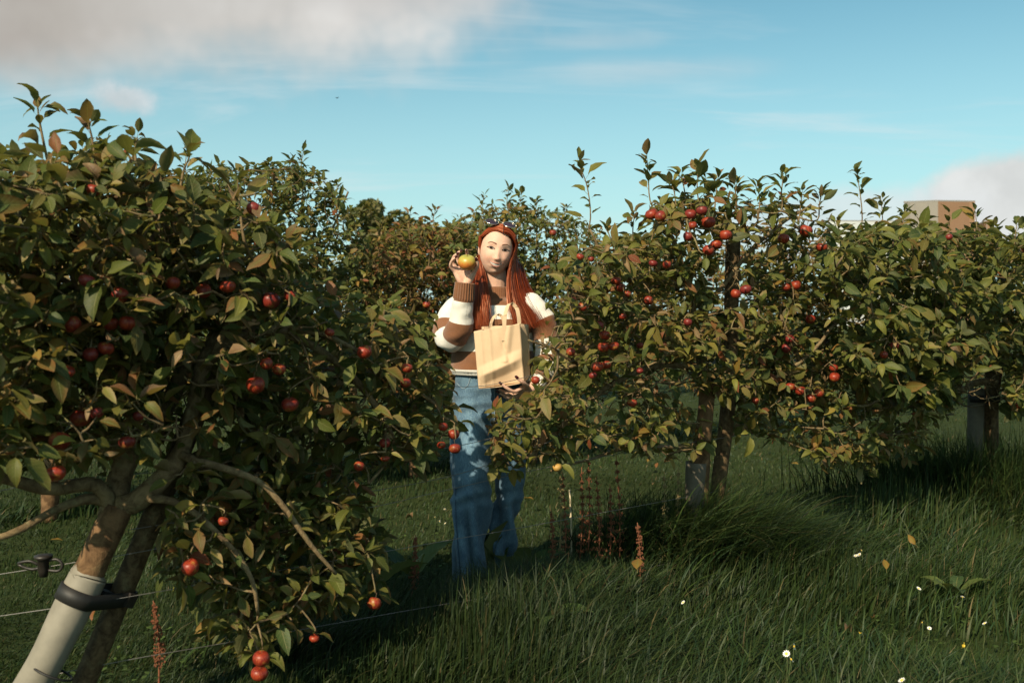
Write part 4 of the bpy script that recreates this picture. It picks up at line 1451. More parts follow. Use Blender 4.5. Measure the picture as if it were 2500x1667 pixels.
def far_tree(px, top, d, halfw, label, seed, pal, n=2600, at=None, height=None):
    r = np.random.default_rng(seed)
    b = np.array([(px - 1250) / F * d, d, 0.0])
    H = CZ + (HZ - top) / F * d
    if at is not None:
        b, H = at, height
    root = empty('broadleaf_tree', b)
    tag(root, label, 'tree', 'far trees beyond the orchard' if at is None else 'shelter belt behind the viewpoint')
    tk = MB()
    v, q, t = tube(spline([[0, 0, -0.1], [0.05, 0, H * 0.3], [-0.1, 0.1, H * 0.7]], 10), np.linspace(0.22, 0.09, 10), 8)
    tk.add(v, q, t)
    centres = []
    for k in range(15):
        a = r.uniform(0, 6.28)
        rr = halfw * math.sqrt(r.uniform(0, 0.8))
        z = H * r.uniform(0.38, 0.9) - 0.25 * rr
        c = np.array([rr * math.cos(a), rr * math.sin(a), z])
        centres.append(c)
        v, q, t = tube(spline([[0, 0, H * 0.3], c * [0.5, 0.5, 0.8], c], 7), np.linspace(0.07, 0.02, 7), 5)
        tk.add(v, q, t)
    obj('trunk', tk.mesh('trunk', M['bark']), root)
    cs = np.array(centres)
    k = r.integers(0, len(cs), n)
    dv = r.normal(0, 1, (n, 3))
    dv /= np.linalg.norm(dv, axis=1)[:, None]
    P = cs[k] + dv * (halfw * 0.36 * r.uniform(0.55, 1.0, n) ** 0.5)[:, None] * [1, 1, 0.7]
    P[:, 2] = np.minimum(P[:, 2], H)
    s = r.uniform(0.10, 0.22, n)
    u = r.normal(0, 1, (n, 3))
    u /= np.linalg.norm(u, axis=1)[:, None]
    w_ = np.cross(u, r.normal(0, 1, (n, 3)))
    w_ /= np.linalg.norm(w_, axis=1)[:, None]
    V = np.stack([P - u * s[:, None], P + w_ * s[:, None] * 0.5, P + u * s[:, None], P - w_ * s[:, None] * 0.5], 1)
    Qn = np.arange(n * 4).reshape(n, 4)
    cc = np.array([PAL[p] for p in pal])[r.integers(0, len(pal), n)] * r.uniform(0.7, 1.2, (n, 1))
    mb = MB()
    mb.add(V.reshape(-1, 3), Qn, uv=np.tile([[1, 0.0], [1, 0.3], [1, 0.6], [1, 0.3]], (n, 1)), c=np.repeat(cc, 4, 0))
    o = obj('crown', mb.mesh('crown', M['farleaf'], False, uv=True, col=True), root)
    o['kind'] = 'stuff'


far_tree(905, 452, 44, 1.7, 'leftmost hazy tree on the skyline beyond the rusty tree', 1, ('deep', 'green', 'olive'))
far_tree(1000, 472, 47, 1.9, 'second hazy tree on the skyline, above the rusty tree', 2, ('deep', 'blue', 'olive'))
far_tree(1105, 486, 50, 1.6, 'third hazy tree on the skyline, left of the sunglasses', 3, ('olive', 'green', 'deep'))
far_tree(1570, 545, 36, 0.9, 'small pale tree in the sky gap left of the staked tree', 4, ('lime', 'olive', 'lime'), 1100)
far_tree(409, 320, 16.5, 0.28, 'slender sapling tip poking up behind the left tree', 5, ('deep', 'green', 'blue'), 260)

M['tan'] = simple('tan_render', (0.22, 0.125, 0.072), 0.9, 0.10, 1.2, 0.0)
M['pale'] = simple('pale_cladding', (0.22, 0.20, 0.175), 0.8, 0.08, 1.0, 0.0)
M['roofg'] = simple('roof_felt', (0.20, 0.19, 0.18), 0.9, 0.15, 2.0, 0.0)
M['glass'] = simple('dark_window', (0.05, 0.06, 0.07), 0.15, 0.1, 2.0, 0.0)


def block(name, corner_px, top, d, wl, wr, label, rot, low=False, matL='pale', matR='tan'):
    """box building seen on its corner: wl, wr are the lengths of the two visible walls"""
    c = np.array([(corner_px - 1250) / F * d, d, 0.0])
    H = CZ + (HZ - top) / F * d
    root = empty(name, c)
    tag(root, label, 'building')
    dl = np.array([-math.cos(rot), math.sin(rot), 0.0])
    dr = np.array([math.sin(rot), math.cos(rot), 0.0])
    if matL == 'pale':
        dr = np.array([math.cos(rot * 0.35), math.sin(rot * 0.35), 0.0])
        dl = np.array([-math.cos(rot), math.sin(rot), 0.0])

    def wall(nm, a, b, z0, z1, th, mat, par=root):
        a, b = np.asarray(a, float), np.asarray(b, float)
        u = (b - a) / np.linalg.norm(b - a)
        n = np.array([-u[1], u[0], 0])
        V = np.array([a, b, b + n * th, a + n * th])
        V = np.concatenate([V + [0, 0, z0], V + [0, 0, z1]])
        Qq = [[0, 1, 5, 4], [1, 2, 6, 5], [2, 3, 7, 6], [3, 0, 4, 7], [4, 5, 6, 7], [0, 3, 2, 1]]
        mb = MB()
        mb.add(V, Qq)
        return obj(nm, mb.mesh(nm, M[mat], False), par)
    A, B = dl * wl, dr * wr
    wall('wall', A, -dl * 0.0, 0, H, 0.25, matL)
    wall('wall', dr * 0.004, B, 0, H, 0.25, matR)
    wall('wall', B, B + A, 0, H, 0.25, matR)
    wall('wall', A + B, A, 0, H, 0.25, matL)
    V = np.array([[0, 0, H - 0.3], B + [0, 0, H - 0.3], A + B + [0, 0, H - 0.3], A + [0, 0, H - 0.3]])
    mb = MB()
    mb.add(V, [[0, 1, 2, 3]])
    rf = obj('roof', mb.mesh('roof', M['roofg'], False), root)
    wall('coping', A - dl * -0.05, -dl * 0.03, H + 0.004, H + 0.14, 0.3, 'roofg', rf)
    wall('coping', -dr * 0.0, B + dr * 0.05, H + 0.004, H + 0.13, 0.3, 'roofg', rf)
    for k in range(2):
        p = dl * wl * (0.3 + 0.4 * k)
        wall('seam', p + [0, -0.012, 0], p + dl * -0.06 + [0, -0.012, 0], 0.2, H - 0.05, 0.02, 'roofg')
    for k in range(3):
        p = dr * wr * (0.2 + 0.3 * k) + np.array([0, -0.03, 0])
        wall('window', p, p + dr * wr * 0.12, H * 0.35, H * 0.35 + 1.2, 0.02, 'glass')
    return root


block('office_block', 2290, 492, 95, 3.0, 3.75, 'tan and pale flat-roofed block rising behind the right edge tree', 0.35)
block('low_building', 2425, 541, 110, 1.0, 14.0, 'low brown building at the far right edge of the skyline', 0.2, matL='tan')
M['pale'] = simple('pale_sheet', (0.46, 0.48, 0.48), 0.7, 0.06, 1.0, 0.0)
block('long_shed', 2046, 541, 100, 1.0, 8.0, 'long pale grey shed behind the trees left of the tan block', 0.1, matL='pale', matR='pale')

# distant bird
mb = MB()
bp = W(823, 240, 30.0)
mb.add(bp + 0.001 * np.array([[0, -60, 0], [0, 0, 12], [0, 60, -4], [-70, 5, 40], [70, 5, 40], [0, 5, -14]]), T=[[0, 1, 5], [1, 2, 5], [0, 5, 1], [2, 1, 5], [1, 3, 5], [1, 5, 4], [0, 1, 3], [0, 4, 1]])
o = mb.build('bird', simple('dark_plumage', (0.03, 0.03, 0.03), 0.8), None, False, bp)
tag(o, 'tiny dark speck of a bird high in the blue sky', 'bird')
# ------------------------------------------------------------------ the woman
DW = 4.60
PB = np.array([-0.10, DW, 0.0])
person = empty('person', PB)
tag(person, 'long-haired woman in a brown and white striped sweater and wide blue jeans, raising an apple', 'person')


def mat_skin():
    m, t, b, o = material('skin')
    at = t.add('ShaderNodeAttribute', attribute_name='tint')
    tc = t.add('ShaderNodeTexCoord')
    n = t.noise(tc.outputs['Object'], 55.0, 6, 0.72)
    c = t.mix(t.math('MULTIPLY', t.step(n, 0.3, 0.75), 0.34), at.outputs['Color'], (0.52, 0.25, 0.17))
    t.put(b.inputs['Base Color'], c)
    b.inputs['Roughness'].default_value = 0.58
    b.inputs['Specular IOR Level'].default_value = 0.25
    b.inputs['Subsurface Weight'].default_value = 0.12
    b.inputs['Subsurface Radius'].default_value = (0.010, 0.004, 0.002)
    return m


def mat_knit(name, c):
    m, t, b, o = material(name)
    uv = t.add('ShaderNodeUVMap')
    tc = t.add('ShaderNodeTexCoord')
    s = t.add('ShaderNodeSeparateXYZ')
    t.l.new(uv.outputs[0], s.inputs[0])
    # stocking stitch: short V columns
    col = t.math('MULTIPLY', s.outputs[0], 6.2832 / 0.0052)
    row = t.math('MULTIPLY', s.outputs[1], 6.2832 / 0.0042)
    zig = t.math('ADD', row, t.math('MULTIPLY', t.math('ABSOLUTE', t.math('SINE', t.math('MULTIPLY', col, 0.5))), 3.0))
    k = t.math('ADD', t.math('MULTIPLY', t.math('SINE', zig), 0.5), t.math('MULTIPLY', t.math('COSINE', col), 0.7))
    fz = t.noise(tc.outputs['Object'], 160.0, 3, 0.7)
    big = t.noise(tc.outputs['Object'], 9.0, 3, 0.6)
    c = np.asarray(c)
    cc = t.mix(t.step(k, -1.0, 0.9), tuple(c * 0.85), tuple(c))
    cc = t.mix(t.math('MULTIPLY', big, 0.15), cc, tuple(c * 0.8))
    t.put(b.inputs['Base Color'], cc)
    b.inputs['Roughness'].default_value = 0.95
    b.inputs['Specular IOR Level'].default_value = 0.1
    b.inputs['Sheen Weight'].default_value = 0.25
    b.inputs['Sheen Roughness'].default_value = 0.5
    bumped(t, b, t.math('ADD', k, t.math('MULTIPLY', fz, 1.6)), 0.55, 0.0022)
    return m


def mat_denim():
    m, t, b, o = material('blue_denim')
    tc = t.add('ShaderNodeTexCoord')
    at = t.add('ShaderNodeAttribute', attribute_name='tint')
    n = t.noise(tc.outputs['Object'], 14.0, 5, 0.6)
    f = t.noise(t.mapping(tc.outputs['Object'], scale=(1, 1, 0.12)), 420.0, 2, 0.6)
    g = t.noise(tc.outputs['Object'], 260.0, 3, 0.7)
    c = t.mix(t.step(n, 0.3, 0.75), (0.040, 0.078, 0.122), (0.086, 0.150, 0.208))
    c = t.mix(t.math('MULTIPLY', t.step(f, 0.45, 0.75), 0.45), c, (0.20, 0.30, 0.34))
    c = t.mix(t.math('MULTIPLY', t.step(g, 0.5, 0.7), 0.3), c, (0.025, 0.055, 0.10))
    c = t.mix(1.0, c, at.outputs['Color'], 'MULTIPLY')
    t.put(b.inputs['Base Color'], c)
    b.inputs['Roughness'].default_value = 0.85
    b.inputs['Specular IOR Level'].default_value = 0.2
    b.inputs['Sheen Weight'].default_value = 0.12
    bumped(t, b, t.math('ADD', f, g), 0.45, 0.002)
    return m


def mat_hair():
    m, t, b, o = material('red_hair')
    at = t.add('ShaderNodeAttribute', attribute_name='tint')
    t.put(b.inputs['Base Color'], at.outputs['Color'])
    b.inputs['Roughness'].default_value = 0.36
    b.inputs['Specular IOR Level'].default_value = 0.55
    b.inputs['Specular Tint'].default_value = (1.0, 0.55, 0.35, 1.0)
    return m


M['skin'] = mat_skin()
M['brown'] = mat_knit('brown_knit', (0.23, 0.098, 0.045))
M['cream'] = mat_knit('cream_knit', (0.82, 0.79, 0.72))
M['denim'] = mat_denim()
M['hair'] = mat_hair()
M['nail'] = simple('dark_red_nail', (0.045, 0.006, 0.008), 0.25, 0.1, 50, 0)
M['lip'] = simple('lip', (0.52, 0.24, 0.19), 0.42, 0.12, 90, 0.1, 0.001)
M['tooth'] = simple('tooth', (0.86, 0.81, 0.74), 0.3, 0.05, 60, 0)
M['eyewhite'] = simple('eye_white', (0.36, 0.30, 0.27), 0.6, 0.05, 60, 0, spec=0.2)
M['iris'] = simple('iris', (0.016, 0.011, 0.008), 0.6, 0.2, 300, 0, spec=0.08)
M['lash'] = simple('lash', (0.028, 0.014, 0.010), 0.7, 0.1, 60, 0)
M['brow'] = simple('eyebrow_hair', (0.17, 0.075, 0.042), 0.8, 0.25, 300, 0.3, 0.001)
M['gold'] = simple('gold', (0.85, 0.55, 0.25), 0.22, 0.05, 60, 0, metallic=1.0)
M['silver'] = simple('pale_gold_metal', (0.80, 0.66, 0.52), 0.2, 0.05, 60, 0, metallic=1.0)
M['shoe'] = simple('dark_leather', (0.02, 0.015, 0.012), 0.55, 0.2, 40)

# head frame: x image right, y away from the camera, z up
HC = W(1212, 612, DW - 0.02)
roll, yaw, pitch = math.radians(9.5), math.radians(7), math.radians(4)
HR = np.array((Matrix.Rotation(roll, 3, 'Y') @ Matrix.Rotation(yaw, 3, 'Z') @ Matrix.Rotation(pitch, 3, 'X')))


def H2W(p):
    return HC + np.asarray(p) @ HR.T


def G(x, z, cx, cz, sx, sz):
    return np.exp(-((x - cx) / sx) ** 2 - ((z - cz) / sz) ** 2)


def head_shape(D):
    """unit directions -> head surface in head space (face looks to -y)"""
    dx, dy, dz = D[:, 0], D[:, 1], D[:, 2]
    z = np.where(dz > 0, 0.121, 0.114) * dz - 0.002
    low = np.clip(-z / 0.12, 0, 1)
    wf = 1 - 0.25 * low ** 2.6
    x = 0.0755 * np.sign(dx) * np.abs(dx) ** 0.92 * wf
    fr = dy < 0
    y = np.where(fr, dy * 0.089, dy * 0.100 * (1 - 0.55 * low))
    wgt = np.clip(-dy * 2.2, 0, 1)
    f = np.zeros(len(D))
    t = np.clip((0.030 - z) / 0.066, 0, 1)                     # nose bridge to tip
    f += 0.0165 * t ** 1.6 * np.exp(-(x / (0.0070 + 0.0045 * t)) ** 2) * (z < 0.034) * np.clip((z + 0.050) / 0.012, 0, 1)
    f += 0.0075 * (G(x, z, 0.0100, -0.035, 0.006, 0.0065) + G(x, z, -0.0100, -0.035, 0.006, 0.0065))
    f -= 0.0125 * (G(x, z, 0.031, 0.010, 0.0165, 0.013) + G(x, z, -0.031, 0.010, 0.0165, 0.013))
    f += 0.0055 * (G(x, z, 0.031, 0.008, 0.0125, 0.0085) + G(x, z, -0.031, 0.008, 0.0125, 0.0085))
    f += 0.0035 * (G(x, z, 0.030, 0.030, 0.020, 0.008) + G(x, z, -0.030, 0.030, 0.020, 0.008))
    f += 0.0080 * (G(x, z, 0.041, -0.032, 0.020, 0.019) + G(x, z, -0.041, -0.032, 0.020, 0.019))
    f += 0.0055 * G(x, z, 0, -0.060, 0.026, 0.014)
    f += 0.0030 * G(x, z, 0, -0.0545, 0.016, 0.0045) + 0.0035 * G(x, z, 0, -0.0705, 0.013, 0.005)
    f -= 0.0045 * G(x, z, 0, -0.0625, 0.021, 0.0030)
    f -= 0.0035 * (G(x, z, 0.029, -0.060, 0.006, 0.007) + G(x, z, -0.029, -0.060, 0.006, 0.007))
    f -= 0.0040 * G(x, z, 0, -0.083, 0.016, 0.006)
    f += 0.0080 * G(x, z, 0, -0.098, 0.018, 0.012)
    y = y - f * wgt
    return np.stack([x, y, z], 1)


th = np.linspace(0, PI, 61)[1:-1]
ph = np.linspace(0, 2 * PI, 96, endpoint=False)
D = np.array([[0, 0, 1.0]] + [[math.sin(a) * math.sin(b), -math.sin(a) * math.cos(b), math.cos(a)] for a in th for b in ph] + [[0, 0, -1.0]])
HV = head_shape(D)
nr, nc = len(th), len(ph)
HQ = [[1 + i * nc + j, 1 + (i + 1) * nc + j, 1 + (i + 1) * nc + (j + 1) % nc, 1 + i * nc + (j + 1) % nc] for i in range(nr - 1) for j in range(nc)]
HT = [[0, 1 + j, 1 + (j + 1) % nc] for j in range(nc)] + [[len(D) - 1, 1 + (nr - 1) * nc + (j + 1) % nc, 1 + (nr - 1) * nc + j] for j in range(nc)]
from mathutils.bvhtree import BVHTree
HB = BVHTree.FromPolygons([tuple(v) for v in HV], [tuple(q) for q in HQ] + [tuple(t) for t in HT])


def face_y(x, z, off=0.0):
    hit = HB.ray_cast(Vector((x, -0.3, z)), Vector((0, 1, 0)))
    return (hit[0].y if hit[0] else -0.05) - off


body = MB()
body.add(H2W(HV), HQ, HT)


def cap(pts, radii, n=20, sides=14, sq=1.0):
    """closed, round-ended limb"""
    P = spline(pts, n)
    R = lerp_list(radii, n)
    t0, t1 = P[0] - P[1], P[-1] - P[-2]
    t0 /= np.linalg.norm(t0)
    t1 /= np.linalg.norm(t1)
    P = np.vstack([P[0] + t0 * R[0] * 0.95, P[0] + t0 * R[0] * 0.6, P, P[-1] + t1 * R[-1] * 0.6, P[-1] + t1 * R[-1] * 0.95])
    R = np.concatenate([[R[0] * 0.25, R[0] * 0.78], R, [R[-1] * 0.78, R[-1] * 0.25]])
    v, q, t = tube(P, R, sides, True, sq)
    body.add(v, q, t)


def ell(c, r, R=np.eye(3)):
    th = np.linspace(0, PI, 13)[1:-1]
    ph = np.linspace(0, 2 * PI, 18, endpoint=False)
    D = np.array([[0, 0, 1.0]] + [[math.sin(a) * math.cos(b), math.sin(a) * math.sin(b), math.cos(a)] for a in th for b in ph] + [[0, 0, -1.0]])
    n, m = len(th), len(ph)
    q = [[1 + i * m + j, 1 + (i + 1) * m + j, 1 + (i + 1) * m + (j + 1) % m, 1 + i * m + (j + 1) % m] for i in range(n - 1) for j in range(m)]
    t = [[0, 1 + j, 1 + (j + 1) % m] for j in range(m)] + [[len(D) - 1, 1 + (n - 1) * m + (j + 1) % m, 1 + (n - 1) * m + j] for j in range(m)]
    return (D * r) @ np.asarray(R).T + c, q, t


for s in (-1, 1):                                                     # ears
    body.add(*ell(H2W([s * 0.0765, 0.012, -0.004]), (0.008, 0.018, 0.030), HR))
# neck, chest, shoulders, trunk, legs
cap([H2W([0, 0.020, -0.055]), W(1212, 690, DW + 0.02), W(1210, 735, DW + 0.04)], [0.052, 0.048, 0.052])
cap([W(1160, 758, DW + 0.04), W(1212, 752, DW + 0.045), W(1268, 758, DW + 0.04)], [0.05, 0.055, 0.05])
cap([W(1208, 812, DW + 0.04), W(1204, 850, DW + 0.03), W(1200, 920, DW + 0.03), W(1198, 985, DW + 0.04)], [0.085, 0.09, 0.095, 0.105])
for pts in ([(1158, 985, 0.02), (1152, 1180, -0.03), (1148, 1395, -0.01)], [(1242, 985, 0.04), (1240, 1180, 0.08), (1216, 1380, 0.12)]):
    cap([W(x, y, DW + dd) for x, y, dd in pts], [0.062, 0.034, 0.026])
# arms
cap([W(1150, 755, DW + 0.02), W(1105, 800, 4.57), W(1102, 838, 4.50)], [0.048, 0.043, 0.038])
cap([W(1102, 838, 4.50), W(1122, 780, 4.44), W(1133, 722, 4.42), W(1135, 694, 4.415)], [0.038, 0.036, 0.028, 0.024])
cap([W(1275, 755, DW + 0.02), W(1322, 810, 4.58), W(1336, 880, 4.53)], [0.048, 0.043, 0.038])
cap([W(1336, 880, 4.53), W(1325, 912, 4.46), W(1305, 940, 4.40), W(1295, 948, 4.385)], [0.038, 0.034, 0.026, 0.023])
FR = 0.0082
NAILS = []


def finger(pts, r=FR, nail=True):
    P = [W(*p) for p in pts]
    cap(P, [r * 1.12, r * 1.05, r * 0.96, r * 0.8], 14, 10)
    NAILS.append((P[-1], P[-1] - P[-2], r))


# raised right hand (image left), palm to the camera behind the apple
for a, b in (((1133, 700, 4.415), (1112, 664, 4.405)), ((1134, 700, 4.417), (1122, 659, 4.415)), ((1136, 700, 4.417), (1132, 658, 4.42)), ((1138, 698, 4.415), (1142, 660, 4.42))):
    cap([W(*a), (W(*a) + W(*b)) / 2 + [0, -0.004, 0], W(*b)], [0.017, 0.0165, 0.0125], 12, 10)
cap([W(1140, 694, 4.405), W(1150, 678, 4.395), W(1157, 666, 4.385)], [0.017, 0.0155, 0.012], 12, 10)
finger([(1111, 664, 4.402), (1100, 650, 4.385), (1104, 636, 4.363), (1113, 628, 4.350)], 0.0076)
finger([(1119, 660, 4.412), (1106, 642, 4.405), (1108, 627, 4.382), (1117, 620, 4.360)])
finger([(1130, 658, 4.42), (1118, 636, 4.428), (1118, 619, 4.405), (1126, 613, 4.375)])
finger([(1142, 660, 4.42), (1142, 634, 4.432), (1140, 616, 4.415), (1138, 611, 4.385)])
finger([(1155, 668, 4.388), (1163, 656, 4.372), (1166, 645, 4.356), (1163, 635, 4.344)], 0.0090)
# left hand (image right) under the bag
for a, b in (((1297, 947, 4.386), (1274, 946, 4.362)), ((1297, 949, 4.388), (1272, 953, 4.372)), ((1297, 951, 4.392), (1271, 959, 4.384)), ((1298, 953, 4.396), (1273, 965, 4.398))):
    cap([W(*a), (W(*a) + W(*b)) / 2, W(*b)], [0.018, 0.0165, 0.0125], 12, 10)
finger([(1274, 947, 4.358), (1256, 956, 4.328), (1240, 949, 4.306), (1224, 937, 4.296)], 0.0086)
finger([(1272, 953, 4.372), (1252, 962, 4.364), (1234, 957, 4.362), (1216, 949, 4.362)])
finger([(1271, 959, 4.384), (1252, 969, 4.384), (1235, 966, 4.386), (1218, 958, 4.388)])
finger([(1273, 965, 4.398), (1256, 974, 4.404), (1242, 973, 4.410), (1228, 967, 4.414)], 0.0074)
finger([(1289, 946, 4.366), (1284, 940, 4.318), (1274, 931, 4.292), (1264, 923, 4.286)], 0.0096)


def remesh(mb, name, voxel, smooth=6, mat=None):
    me = mb.mesh(name + '_raw', mat or M['skin'])
    o = bpy.data.objects.new(name + '_raw', me)
    COL.objects.link(o)
    r = o.modifiers.new('r', 'REMESH')
    r.mode = 'VOXEL'
    r.voxel_size = voxel
    r.use_smooth_shade = True
    sm = o.modifiers.new('s', 'SMOOTH')
    sm.factor = 0.5
    sm.iterations = smooth
    dg = bpy.context.evaluated_depsgraph_get()
    res = bpy.data.meshes.new_from_object(o.evaluated_get(dg))
    bpy.data.objects.remove(o, do_unlink=True)
    bpy.data.meshes.remove(me)
    res.name = name
    return res


def vco(me):
    a = np.empty(len(me.vertices) * 3, np.float32)
    me.vertices.foreach_get('co', a)
    return a.reshape(-1, 3).astype(float)


def set_tint(me, c):
    ca = me.color_attributes.new('tint', 'FLOAT_COLOR', 'POINT')
    c4 = np.ones((len(me.vertices), 4), np.float32)
    c4[:, :3] = c
    ca.data.foreach_set('color', c4.ravel())


bm_ = remesh(body, 'body', 0.0042, 3)
v = vco(bm_)
hl = (v - HC) @ HR
HB = BVHTree.FromPolygons([tuple(x) for x in hl], [tuple(p.vertices) for p in bm_.polygons])     # the features lie on the finished face
sk = np.tile(np.array([[0.65, 0.41, 0.305]]), (len(v), 1))
blush = (G(hl[:, 0], hl[:, 2], 0.040, -0.030, 0.022, 0.020) + G(hl[:, 0], hl[:, 2], -0.040, -0.030, 0.022, 0.020) + 0.8 * G(hl[:, 0], hl[:, 2], 0, -0.034, 0.012, 0.012)) * (hl[:, 1] < -0.02)
sk = sk * (1 - 0.3 * blush[:, None]) + np.array([0.70, 0.30, 0.22]) * 0.3 * blush[:, None]
set_tint(bm_, sk)
bm_.transform(Matrix.Translation(Vector(-PB)))
obj('body', bm_, person)


def surf_patch(name, f_lo, f_hi, x0, x1, mat, off, nx=16, nz=4, bulge=0.0):
    """thin raised patch lying on the face between two curves z=f(x)"""
    V = []
    for i in range(nx + 1):
        x = x0 + (x1 - x0) * i / nx
        lo, hi = f_lo(x), f_hi(x)
        for k in range(nz + 1):
            t = k / nz
            z = lo + (hi - lo) * t
            e = 4 * t * (1 - t)
            V.append([x, face_y(x, z, off + bulge * e), z])
    Q = [[i * (nz + 1) + k, (i + 1) * (nz + 1) + k, (i + 1) * (nz + 1) + k + 1, i * (nz + 1) + k + 1] for i in range(nx) for k in range(nz)]
    mb = MB()
    mb.add(H2W(np.array(V)) - PB, Q)
    o = obj(name, mb.mesh(name, mat), person)
    md = o.modifiers.new('t', 'SOLIDIFY')
    md.thickness = 0.0012
    md.offset = -1
    return o


for s in (-1, 1):
    cx, cz, hw = s * 0.0325, 0.0085, 0.0162

    def q_(x):
        return np.clip((x - cx) / hw, -1, 1)
    up = lambda x: cz + 0.0050 * (1 - abs(q_(x)) ** 2.2) + 0.0016 * s * q_(x)
    lo = lambda x: cz - 0.0036 * (1 - abs(q_(x)) ** 2.0) + 0.0016 * s * q_(x)
    surf_patch('eye', lo, up, cx - hw, cx + hw, M['eyewhite'], 0.0008)
    iw = 0.0066
    ix = cx - 0.0005

    def ci(x, sg):
        return sg * math.sqrt(max(0, iw ** 2 - (x - ix) ** 2))
    surf_patch('iris', lambda x: max(lo(x) + 0.0003, cz + ci(x, -1)), lambda x: max(lo(x) + 0.0004, min(up(x) - 0.0002, cz + ci(x, 1))), ix - iw * 0.98, ix + iw * 0.98, M['iris'], 0.0017)
    surf_patch('eyelash', lambda x: up(x) - 0.0004, lambda x: up(x) + 0.0034 - 0.0008 * abs(q_(x)), cx - hw * 1.02 - (0.0045 if s < 0 else 0), cx + hw * 1.02 + (0.0045 if s > 0 else 0), M['lash'], 0.0022)
    surf_patch('eyelash', lambda x: lo(x) - 0.0014, lambda x: lo(x) + 0.0002, cx - hw * 0.95, cx + hw * 0.95, M['brow'], 0.0014)
    bx0, bx1 = (0.0135, 0.050)
    bz = lambda x: 0.0275 + 0.0065 * math.sin(min(1, (abs(x) - bx0) / (bx1 - bx0)) * 2.4) - 0.004 * max(0, (abs(x) - 0.040) / 0.012)
    bt = lambda x: 0.0062 * (1 - 0.7 * max(0, (abs(x) - bx0) / (bx1 - bx0)))
    surf_patch('eyebrow', bz, lambda x: bz(x) + bt(x), s * bx0, s * bx1, M['brow'], 0.0012)
mw = 0.0325
cu = lambda x: 0.0082 * (abs(x) / mw) ** 1.8                     # smile: corners up
tq = lambda x: min(1.0, abs(x) / mw)
zc = lambda x: -0.0585 + cu(x)
op = lambda x: 0.0098 * (1 - tq(x) ** 2.2)
surf_patch('mouth', lambda x: zc(x) - op(x) - 0.0006, lambda x: zc(x) + 0.0006, -mw * 0.97, mw * 0.97, simple('mouth_inside', (0.24, 0.07, 0.055), 0.6, 0.1, 50, 0), 0.0008)
surf_patch('teeth', lambda x: zc(x) - 0.97 * op(x), lambda x: zc(x) + 0.0004, -mw * 0.90, mw * 0.90, M['tooth'], 0.0018)
surf_patch('upper_lip', lambda x: zc(x) - 0.0004, lambda x: zc(x) + 0.0054 * (1 - tq(x) ** 1.8) - 0.0011 * math.exp(-(x / 0.004) ** 2), -mw, mw, M['lip'], 0.0018, 24, 4, 0.0016)
surf_patch('lower_lip', lambda x: zc(x) - op(x) - 0.0070 * (1 - tq(x) ** 1.9), lambda x: zc(x) - op(x) + 0.0003, -mw * 0.97, mw * 0.97, M['lip'], 0.0018, 24, 4, 0.0022)
for s in (-1, 1):
    mb = MB()
    mb.add(*ell(H2W([s * 0.0062, face_y(s * 0.0062, -0.0405, -0.001), -0.0405]) - PB, (0.0030, 0.002, 0.0016), HR))
    obj('nostril', mb.mesh('nostril', simple('nostril_dark', (0.16, 0.05, 0.035), 0.8, 0.1, 50, 0)), person)
for (p, d, r) in NAILS:
    d = d / np.linalg.norm(d)
    view = np.array([0, -1.0, 0.15])
    n = view - d * np.dot(view, d)
    n /= np.linalg.norm(n)
    mb = MB()
    mb.add(*ell(p + n * r * 0.42 + d * r * 0.65 - PB, (r * 0.72, r * 1.25, r * 0.42), np.stack([np.cross(d, n), d, n], 1)))
    obj('fingernail', mb.mesh('fingernail', M['nail']), person)
mb = MB()
fp = W(1254, 954, 4.349)
fd = W(1240, 945, 4.340) - fp
fd /= np.linalg.norm(fd)
e1 = np.cross(fd, [0, 0, 1.0])
e1 /= np.linalg.norm(e1)
e2 = np.cross(fd, e1)
mb.add(*tube(np.array([fp + 0.0098 * (math.cos(a) * e1 + math.sin(a) * e2) for a in np.linspace(0, 2 * PI, 18)]) - PB, 0.0014, 6))
obj('ring', mb.mesh('ring', M['gold']), person)
for (x, y, z, r) in ((-0.084, 0.000, -0.046, 0.0115),):
    mb = MB()
    c = H2W([x, y, z])
    mb.add(*tube(np.array([c + HR @ np.array([0.4 * r * math.cos(a), r * math.cos(a) * 0.9, r * math.sin(a)]) for a in np.linspace(0, 2 * PI, 20)]) - PB, 0.0013, 6))
    obj('earring', mb.mesh('earring', M['gold']), person)
mb = MB()
mb.add(*ell(H2W([-0.083, 0.004, 0.020]) - PB, (0.003, 0.003, 0.003)))
obj('earring', mb.mesh('earring', M['gold']), person)

# ---- hair
hr = np.random.default_rng(17)


def skull_pt(t, a, sg, lift=0.0):
    """t: 0 forehead .. 1 back of the crown; a: 0 parting .. 1 beside the ear"""
    y0 = -0.0790 + 0.146 * t
    yb = (-0.046 if sg > 0 else -0.002) * (1 - t) + 0.088 * t
    y = y0 + (yb - y0) * a ** 1.15
    q = np.sqrt(np.clip(1 - (y / 0.1165) ** 2, 0.05, 1))
    ang = a * 1.50
    x = sg * (0.0860 + lift) * np.sin(ang) * q * (1.0 + 0.05 * a) + 0.010 * (1 - a)
    z = (0.1250 + lift) * np.cos(ang) * q - 0.004
    # keep outside the face
    return np.stack([x, y, z], -1)


DROP = {-1: (np.array([[1180, 660, 4.560], [1185, 700, 4.490], [1190, 748, 4.452], [1193, 798, 4.440]]), np.array([[1160, 650, 4.640], [1153, 700, 4.560], [1150, 750, 4.480], [1154, 806, 4.462]])),
        1: (np.array([[1243, 655, 4.520], [1239, 700, 4.492], [1243, 748, 4.456], [1256, 800, 4.440]]), np.array([[1274, 650, 4.640], [1290, 698, 4.620], [1318, 742, 4.575], [1349, 796, 4.520]]))}


